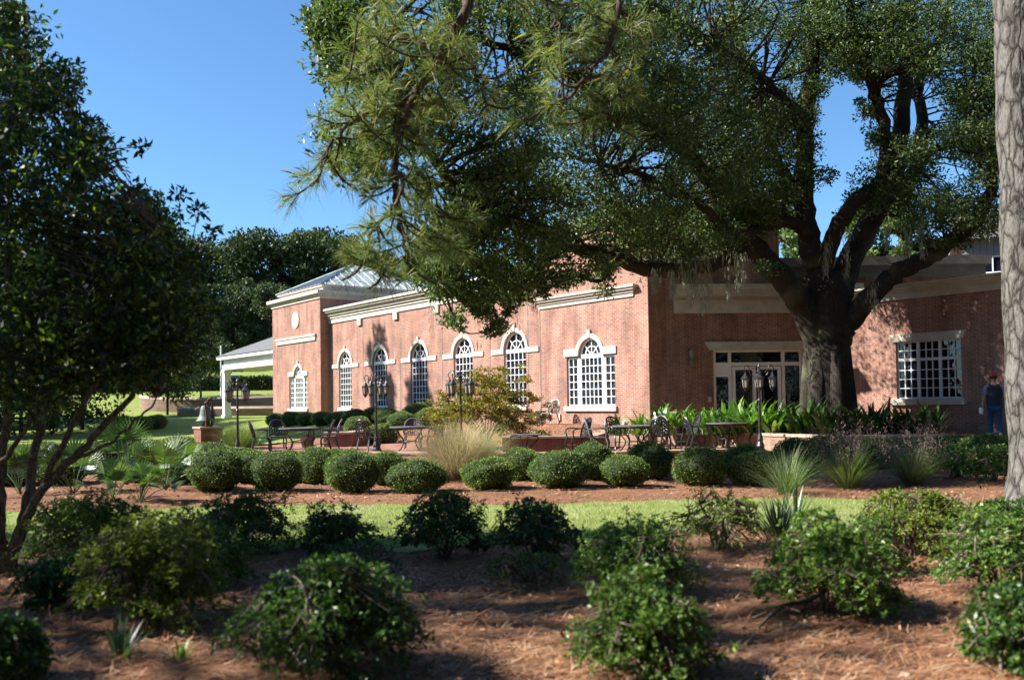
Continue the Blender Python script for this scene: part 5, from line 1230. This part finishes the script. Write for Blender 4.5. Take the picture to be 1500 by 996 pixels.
def put(proto, px, Y, rz, label, cat, group, z=PZ, s=1.0):
    o = proto if not cu[proto.name] else copy_tree(proto); cu[proto.name] = 1
    x, y = XY(px, Y, 640); o.location = (x, y, z); o.rotation_euler = (0, 0, rz); o.scale = (s, s, s)
    tag(o, label, cat, group)
R = math.radians; GC = 'cast iron chairs on the patio'; GT = 'round cast iron tables on the patio'
# chair faces -y at rz 0 (its back is on +y)
put(tb0, 437, 28.9, .3, 'round cast iron table between two dark chairs nearest the bell', 'table', GT)
put(ch0, 383, 29.4, R(100), 'dark scrolled chair nearest the bell lamp post', 'chair', GC)
put(ch0, 407, 30.2, R(20), 'dark chair pushed behind the table nearest the bell', 'chair', GC)
put(ch0, 470, 28.8, R(-75), 'dark armchair in profile in front of its sunlit neighbour', 'chair', GC)
put(ch1, 482, 29.8, R(-80), 'sunlit grey armchair beside the short seat wall', 'chair', GC)
put(tb0, 600, 28.6, .1, 'round cast iron table behind the lamp post standing by a back turned chair', 'table', GT)
put(ch0, 540, 28.0, R(150), 'dark chair turned back on at the patio edge beside the lamp post', 'chair', GC)
put(ch1, 604, 29.8, R(5), 'pale sunlit chair facing out from behind its table', 'chair', GC)
put(ch0, 632, 28.4, R(-60), 'dark chair between the round table and the tan grass', 'chair', GC)
put(ch1, 655, 29.4, R(-100), 'sunlit chair back showing above the tan grass', 'chair', GC)
put(tb0, 768, 25.9, .5, 'low set round table in front of the brick seat wall', 'table', GT, z=PZ-.04, s=.78)
put(ch0, 845, 26.1, R(-72), 'dark chair in profile alone before the brick seat wall', 'chair', GC)
put(tb0, 928, 26.2, .2, 'round table ringed by four dark chairs in the middle of the patio', 'table', GT)
put(ch1, 878, 25.9, R(80), 'grey chair in narrow profile at the near side of the ringed table'.replace('near', 'seat wall'), 'chair', GC)
put(ch0, 905, 27.3, R(25), 'dark arched chair tucked behind the ringed table', 'chair', GC)
put(ch0, 968, 25.9, R(165), 'darkest chair turned back on beside the ringed table', 'chair', GC)
put(ch0, 962, 27.6, R(-30), 'dark chair half hidden behind the darkest chair', 'chair', GC)
put(tb0, 1066, 26.6, .4, 'round table beside the planter lamp post before the block wall', 'table', GT, z=PZ+.03)
put(ch0, 1023, 26.4, R(95), 'dark chair in profile between the last two tables', 'chair', GC)
put(ch0, 1006, 27.2, R(-80), 'dark chair drawn away from the table, against the block wall', 'chair', GC)
put(ch0, 1068, 27.6, R(0), 'dark chair squeezed between the table and the block wall', 'chair', GC)
put(ch0, 1106, 26.6, R(-85), 'dark chair behind the planter lamp post', 'chair', GC)
q = XY(806, 32.6); put(ch0, 806, 32.6, R(-40), 'lone chair against the brick wall next to the utility box', 'chair', GC, z=ground_z(*q), s=.9)

# potted dark planter seen among chairs
x, y = XY(992, 28.6); pot = empty('plant_pot', (x, y, .5), 'dark grey pot standing among the strap leaves behind the chairs', 'pot')
mb = MB(); mb.lathe([(.0, 0), (.14, 0), (.2, .3), (.22, .32), (.22, .36), (.18, .36), (.16, .3), (0, .3)], (x, y, .5), 18); mb.build('pot_body', M['iron_grey'], pot)
x, y = XY(450, 29.2); pot = empty('terracotta_planter', (x, y, PZ), 'brownish round planter standing under the table nearest the bell', 'pot')
mb = MB(); mb.lathe([(0, 0), (.16, 0), (.22, .4), (.25, .42), (.25, .48), (.2, .48), (.18, .4), (0, .4)], (x, y, PZ), 18); mb.build('pot_body', M['stone_pink'], pot)

# lamp posts
def lamp_proto():
    r = empty('lamp_post'); m = M['iron']
    mb = MB(); mb.lathe([(.0, 0), (.15, 0), (.15, .05), (.11, .1), (.12, .16), (.075, .28), (.085, .34), (.05, .48), (.045, .5), (0, .5)], n=12); mb.build('post_base', m, r)
    mb = MB(); mb.lathe([(.038, .5), (.034, 1.4), (.05, 1.42), (.034, 1.45), (.03, 2.15), (.06, 2.18), (.06, 2.24), (.025, 2.28), (.04, 2.34), (.0, 2.44)], n=10, cap=False); mb.build('post', m, r)
    for k in range(4):
        a = PI/4+k*PI/2; c, s = math.cos(a), math.sin(a)
        arm = MB(); arm.tube(spline([(c*.04, s*.04, 2.12), (c*.14, s*.14, 2.06), (c*.24, s*.24, 2.16), (c*.26, s*.26, 2.32), (c*.34, s*.34, 2.37), (c*.39, s*.39, 2.28), (c*.36, s*.36, 2.2)], 5), .013, 5)
        arm.tube(spline([(c*.05, s*.05, 2.2), (c*.12, s*.12, 2.3), (c*.2, s*.2, 2.24), (c*.16, s*.16, 2.18)], 4), .009, 4); arm.build('arm', m, r)
        o = (c*.36, s*.36, 0)
        l = MB(); l.lathe([(.0, 2.21), (.015, 2.2), (.02, 2.16), (.035, 2.14), (.05, 2.1), (.12, 2.03), (.125, 2.0), (.0, 2.0)], o, 6)
        l.lathe([(0, 1.72), (.02, 1.66), (.03, 1.69), (.07, 1.74), (.08, 1.77), (0, 1.77)], o, 6)
        for j in range(6):
            t = 2*PI*j/6; l.tube([(o[0]+.078*math.cos(t), o[1]+.078*math.sin(t), 1.76), (o[0]+.108*math.cos(t), o[1]+.108*math.sin(t), 2.01)], .006, 4)
        lo = l.build('lantern', m, r)
        g = MB(); g.lathe([(.07, 1.772), (.1, 1.998)], o, 6); g.build('lantern_glass', M['lamp_glass'], lo)
    return r
lp = lamp_proto(); lused = False
for px, Y, z, rz, lab in ((348, 28.9, PZ-.1, .2, 'black four lantern lamp post beside the bell pedestal'), (551, 28.7, PZ, .5, 'black four lantern lamp post in front of the shadowed windows by a chair'),
                      (675, 25.2, PZ-.05, .25, 'black four lantern lamp post rising out of the tan grass before the maple'), (1113, 25.2, PZ, .6, 'shaded black four lantern lamp post in front of the glass doors')):
    o = lp if not lused else copy_tree(lp); lused = True
    x, y = XY(px, Y, 620); o.location = (x, y, z); o.rotation_euler = (0, 0, rz); tag(o, lab, 'lamp post', 'lantern lamp posts around the patio')

# bell on its pedestal
x, y = XY(305, 32.0, 640); ped = empty('brick_pedestal', (x, y, 0), 'square brick pedestal with pale slab carrying the old bell', 'pedestal')
PF = Fr(x, y, -.6, .8, 1)
mb = MB(); mb.box(-.38, .38, -.38, .38, -.1, .83, PF); mb.build('base', M['brick_low'], ped, uv=True)
mb = MB(); mb.box(-.42, .42, -.42, .42, .83, .9, PF); mb.build('cap_slab', M['stone_pink'], ped, bevel=.01)
x, y = XY(302, 32.0, 600)
bell = empty('old_bell', (x, y, .9), 'weathered green bell hanging in a rusty iron yoke above the brick pedestal', 'bell')
mb = MB(); mb.lathe([(.0, .74), (.1, .73), (.15, .68), (.17, .55), (.19, .42), (.24, .3), (.31, .22), (.32, .19), (.29, .19), (.2, .3), (.0, .5)], (x-.03, y, .9), 28); mb.build('bell_body', M['bronze'], bell, smooth_=True)
mb = MB()
mb.lathe([(.0, 0), (.2, 0), (.2, .03), (.13, .09), (.1, .2), (.09, .3), (0, .32)], (x, y, .9), 12)
for s in (-1, 1): mb.tube(spline([PF(s*.30, 0, .9+.1) if False else (x+.10, y+s*.34, .92), (x+.14, y+s*.38, 1.25), (x+.08, y+s*.36, 1.68)], 4), .035, 8)
mb.tube([(x+.08, y-.38, 1.68), (x+.0, y, 1.74), (x+.08, y+.38, 1.68)], .05, 8)
mb.tube(spline([(x+.02, y, 1.7), (x+.1, y, 1.86), (x+.2, y, 1.8), (x+.22, y, 1.4), (x+.2, y, .95)], 4), .04, 8)
mb.build('yoke', M['rust'], bell)
mb = MB(); mb.lathe([(0, .1), (.04, .11), (.05, .15), (.02, .2), (.012, .45)], (x-.03, y, .9), 10); mb.build('clapper', M['rust'], bell)

# ------------------------------------------------------------------ person
def skin_mesh(name, chain, edges, mat, parent, root_i=0, sub=2):
    """chain: list of (co, rx, ry)"""
    me = bpy.data.meshes.new(name); me.from_pydata([c[0] for c in chain], edges, [])
    o = link(name, me, mat, parent)
    md = o.modifiers.new('skin', 'SKIN'); md.use_smooth_shade = True
    for i, c in enumerate(chain):
        sv = me.skin_vertices[0].data[i]; sv.radius = (c[1], c[2] if len(c) > 2 else c[1]); sv.use_root = (i == root_i)
    s = o.modifiers.new('sub', 'SUBSURF'); s.levels = sub; s.render_levels = sub
    return o
def person(loc, rz):
    p = empty('person', (0, 0, 0), 'person in red cap, dark shirt and blue jeans walking by the shaded wing wall', 'person')
    # faces +y; mid-stride
    J = [((0, 0, .93), .12, .09), ((0, .01, 1.08), .11, .085), ((0, .02, 1.25), .12, .09), ((0, .02, 1.40), .10, .08), ((0, .03, 1.49), .06, .06), ((0, .045, 1.56), .055, .055), ((0, .06, 1.64), .078, .09), ((0, .06, 1.71), .08, .092), ((0, .055, 1.765), .05, .06),
         ((-.09, 0, .86), .09, .09), ((-.10, .10, .50), .06, .06), ((-.10, .03, .12), .042, .045), ((-.10, .14, .05), .04, .035),
         ((.09, 0, .86), .09, .09), ((.10, -.02, .50), .06, .06), ((.10, -.22, .16), .042, .045), ((.10, -.14, .05), .04, .035),
         ((-.19, .02, 1.40), .06, .06), ((-.25, -.03, 1.13), .043, .043), ((-.27, .05, .90), .032, .032), ((-.275, .07, .83), .03, .02),
         ((.19, .02, 1.40), .06, .06), ((.24, .0, 1.12), .043, .043), ((.24, .16, .92), .032, .032), ((.24, .2, .86), .03, .02)]
    E = [(0,1),(1,2),(2,3),(3,4),(4,5),(5,6),(6,7),(7,8),(0,9),(9,10),(10,11),(11,12),(0,13),(13,14),(14,15),(15,16),(3,17),(17,18),(18,19),(19,20),(3,21),(21,22),(22,23),(23,24)]
    body = skin_mesh('body', J, E, M['skin'], p)
    # face and hands
    f = MB()
    f.lathe([(.0, -.02), (.012, -.015), (.014, 0), (.0, .03)], (0, .155, 1.665), 8)
    for s in (-1, 1): f.lathe([(0, -.025), (.012, -.02), (.015, 0), (.012, .02), (0, .03)], (s*.083, .05, 1.67), 8)
    f.build('nose_and_ears', M['skin'], p, smooth_=True)
    h = MB()
    for s in (-1, 1): h.lathe([(0, -.008), (.008, -.004), (.008, .004), (0, .008)], (s*.032, .142, 1.69), 8)
    h.build('eyes', M['dark'], p)
    for s, w in ((-1, (-.277, .078, .80)), (1, (.24, .215, .835))):
        hb = MB()
        for k, L in enumerate((.070, .078, .073, .058)):
            y = (k-1.5)*.018; hb.tube([(w[0], w[1]+y, w[2]+.03), (w[0]+s*.004, w[1]+y, w[2]-.01), (w[0]-s*.01, w[1]+y+.004, w[2]-.01-L*.55), (w[0]-s*.03, w[1]+y+.006, w[2]-.01-L*.9)], [.009, .009, .008, .006], 6)
        hb.tube([(w[0], w[1]+.03, w[2]+.03), (w[0]-s*.015, w[1]+.05, w[2]), (w[0]-s*.028, w[1]+.052, w[2]-.03)], [.011, .009, .007], 6)
        hb.build('hand', M['skin'], p, smooth_=True)
    skin_mesh('shirt', [((0, 0, .86), .20, .15), ((0, .0, .95), .21, .16), ((0, .01, 1.1), .20, .15), ((0, .02, 1.27), .21, .15), ((0, .02, 1.40), .18, .13), ((0, .028, 1.48), .085, .085), ((-.17, .02, 1.42), .085, .085), ((.17, .02, 1.42), .085, .085)], [(0,1),(1,2),(2,3),(3,4),(4,5),(4,6),(4,7)], M['shirt'], p)
    for s, a, b in ((-1, (-.245, -.025, 1.17), 0), (1, (.235, .003, 1.17), 0)):
        skin_mesh('sleeve', [((s*.13, .02, 1.42), .08), ((s*.20, .015, 1.38), .075), (a, .062)], [(0,1),(1,2)], M['sleeve'], p)
    skin_mesh('jeans', [((0, 0, .93), .165, .125), ((-.09, 0, .85), .105, .105), ((-.10, .10, .50), .078, .078), ((-.10, .03, .10), .066, .07), ((.09, 0, .85), .105, .105), ((.10, -.02, .50), .078, .078), ((.10, -.21, .15), .066, .07)], [(0,1),(1,2),(2,3),(0,4),(4,5),(5,6)], M['jeans'], p)
    for (x, y, z) in ((-.10, .10, .03), (.10, -.14, .04)):
        skin_mesh('shoe', [((x, y-.09, z+.01), .045, .04), ((x, y+.02, z), .048, .035), ((x, y+.11, z-.005), .04, .028)], [(0,1),(1,2)], M['dark'], p)
    c = MB(); c.lathe([(.105, 1.70), (.108, 1.735), (.098, 1.78), (.07, 1.812), (.03, 1.825), (0, 1.828)], (0, .055, 0), 18, cap=False)
    for i in range(1): c.prism([(.09*math.cos(t), .12+.115*math.sin(t)) for t in np.linspace(0, PI, 9)], 1.705, 1.713)
    c.build('cap', M['cap'], p, smooth_=True)
    hr = MB(); hr.lathe([(.085, 1.62), (.099, 1.66), (.101, 1.705)], (0, .045, 0), 16, cap=False); hr.V = [v for v in hr.V]; hr.F = [f for f in hr.F if all(hr.V[i][1] < .06 for i in f)]; hr.build('hair', M['dark'], p, smooth_=True)
    p.location = loc; p.rotation_euler = (0, 0, rz)
    return p
x, y = XY(1457, 24.3, 600); pz = .42
person((x, y, pz-.0), R(-20))
bag = empty('white_cup', (0, 0, 0), 'white cup held low in the hand of the walking person', 'cup')
cr, sr = math.cos(R(-20)), math.sin(R(-20)); lx, ly = -.30, .09
bx_, by_ = x+lx*cr-ly*sr, y+lx*sr+ly*cr
mb = MB(); mb.lathe([(0, -.09), (.045, -.09), (.058, .06), (.06, .065), (.052, .065), (.04, -.08), (0, -.08)], (0, 0, 0), 16); mb.build('cup_body', M['cloth_white'], bag, smooth_=False)
mb = MB(); mb.lathe([(0, .06), (.06, .062), (.055, .08), (0, .082)], (0, 0, 0), 16); mb.build('lid', M['cloth_white'], bag)
bag.location = (bx_, by_, pz+.78)
mb = MB(); q = [P(1375, 662, 21.5), P(1500, 662, 21)]
# worn path slab under the walker
fp = [(x-.8, y-1.4), (x+3, y-1.6), (x+3, y+1.0), (x-.6, y+.9)]
mb = MB(); mb.prism(fp, .1, .405); o = mb.build('path', M['stone_pink']); o['kind'] = 'structure'

# fallen stick
s0, s1 = Hz(1112, 918, .03), Hz(1182, 880, .05)
tb = MB(); tb.tube(spline([s0, (s0+s1)/2+np.array([0, .05, .04]), s1, s1+np.array([.3, .25, .08])], 4), list(np.linspace(.012, .022, 13)), 6)
tb.tube([(s0+s1)/2+np.array([0, .05, .04]), (s0+s1)/2+np.array([.05, -.2, .06])], [.01, .005], 5)
tag(tb.build('fallen_stick', M['stem'], smooth_=True), 'bare curved stick lying on the straw before the full bright azalea', 'stick')

# ------------------------------------------------------------------ ground litter and turf (uncountable)
rng = np.random.default_rng(77)
def scatter(n, y0, y1, xmax, cond):
    out = []
    while len(out) < n:
        y = y0+(y1-y0)*rng.random()**1.3; x = rng.uniform(-.62*y-.5, .62*y+.5)
        if cond(x, y): out.append((x, y, gz_soft(x, y)))
    return np.array(out)
on_straw = lambda x, y: y < lawn_near(x)+.15 or y > lawn_far(x)-.1
pts = scatter(60000, 4.2, 18, 0, on_straw); n = len(pts); a = rng.normal(.25, .9, n)
d = np.stack([np.cos(a), np.sin(a), rng.normal(.03, .12, n)], 1); sd = np.stack([-np.sin(a), np.cos(a), np.zeros(n)], 1)*.0028
L = rng.uniform(.08, .2, (n, 1)); pts = pts+np.array([0, 0, .012])+np.stack([np.zeros(n), np.zeros(n), rng.random(n)*.03], 1)
V = np.stack([pts-sd, pts+sd, pts+d*L+sd*.5, pts+d*L-sd*.5], 1).reshape(-1, 3)
tag(grid_mesh('pine_straw', V, np.arange(4*n).reshape(-1, 4), M['straw'], None, False), 'loose fallen pine needles covering the azalea bed', 'pine straw', kind='stuff')
pts = scatter(60000, 10.2, 14.9, 0, lambda x, y: lawn_near(x)-.05+.25*rng.random() < y < lawn_far(x)-.1*rng.random()); n = len(pts)
d = unit(np.stack([rng.normal(0, .45, n), rng.normal(0, .45, n), np.ones(n)], 1)); sd = unit(np.cross(d, rng.normal(size=(n, 3))))*.0035; L = rng.uniform(.03, .065, (n, 1)); pts[:, 2] += .02
V = np.stack([pts-sd, pts+sd, pts+d*L], 1).reshape(-1, 3)
tag(grid_mesh('grass', V, np.arange(3*n).reshape(-1, 3), M['turf_blade'], None, False), 'short mown turf blades of the lawn strip', 'grass', kind='stuff')
pts = scatter(4200, 4.4, 23, 0, on_straw); n = len(pts); pts[:, 2] += .02
V, F = leaf_arrays(pts, np.stack([rng.normal(size=n), rng.normal(size=n), rng.normal(.1, .2, n)], 1), .06, .5, rng=rng)
tag(grid_mesh('leaf_litter', V, F, M['straw'], None, False), 'dry fallen leaves scattered over the straw', 'leaf litter', kind='stuff')

# ------------------------------------------------------------------ light, sky, camera
SUN_EL = 40.0; SUN_DIR = np.array([-1.0, -.05]); az = math.atan2(SUN_DIR[0], SUN_DIR[1])   # from +y towards +x
w = bpy.data.worlds.new('World'); bpy.context.scene.world = w; w.use_nodes = True
nt = w.node_tree; sky = nt.nodes.new('ShaderNodeTexSky'); sky.sky_type = 'NISHITA'; sky.sun_disc = False
sky.sun_elevation = R(SUN_EL); sky.sun_rotation = az; sky.air_density = 1.0; sky.dust_density = .3; sky.ozone_density = 1.6; sky.altitude = 100
bg = nt.nodes['Background']; nt.links.new(sky.outputs[0], bg.inputs['Color']); bg.inputs['Strength'].default_value = .054
tint = nt.nodes.new('ShaderNodeMixRGB'); tint.blend_type = 'MULTIPLY'; tint.inputs[0].default_value = 1; tint.inputs[2].default_value = (.76, 1.12, 1.40, 1)
nt.links.new(sky.outputs[0], tint.inputs[1]); nt.links.new(tint.outputs[0], bg.inputs['Color'])
sd = bpy.data.lights.new('sun', 'SUN'); sd.energy = 5.0; sd.angle = R(.53); sd.color = (1.0, .95, .87)
so = bpy.data.objects.new('sun', sd); C.objects.link(so)
v = Vector((-SUN_DIR[0]*math.cos(R(SUN_EL)), -SUN_DIR[1]*math.cos(R(SUN_EL)), -math.sin(R(SUN_EL))))
so.rotation_euler = v.to_track_quat('-Z', 'Y').to_euler(); so.location = (-20, 5, 30)
cd = bpy.data.cameras.new('camera'); co = bpy.data.objects.new('camera', cd); C.objects.link(co)
cd.sensor_width = 36; cd.lens = 36*F_PX/1500; cd.shift_y = (CY-498)/1500; cd.clip_start = .1; cd.clip_end = 6000
mw = Matrix(((CR[0], CU[0], -CW[0], EYE[0]), (CR[1], CU[1], -CW[1], EYE[1]), (CR[2], CU[2], -CW[2], EYE[2]), (0, 0, 0, 1)))
co.matrix_world = mw
cd.dof.use_dof = True; cd.dof.focus_distance = 27; cd.dof.aperture_fstop = 1.6
sc = bpy.context.scene; sc.camera = co
sc.view_settings.view_transform = 'Standard'; sc.view_settings.look = 'None'; sc.view_settings.exposure = 1.45; sc.view_settings.gamma = 1
sc.render.engine = 'CYCLES'; cy = sc.cycles
cy.use_denoising = True
try: cy.denoiser = 'OPENIMAGEDENOISE'
except Exception: pass
cy.max_bounces = 6; cy.diffuse_bounces = 3; cy.glossy_bounces = 2; cy.transmission_bounces = 3; cy.use_adaptive_sampling = True; cy.adaptive_threshold = .02
cy.sample_clamp_indirect = 4
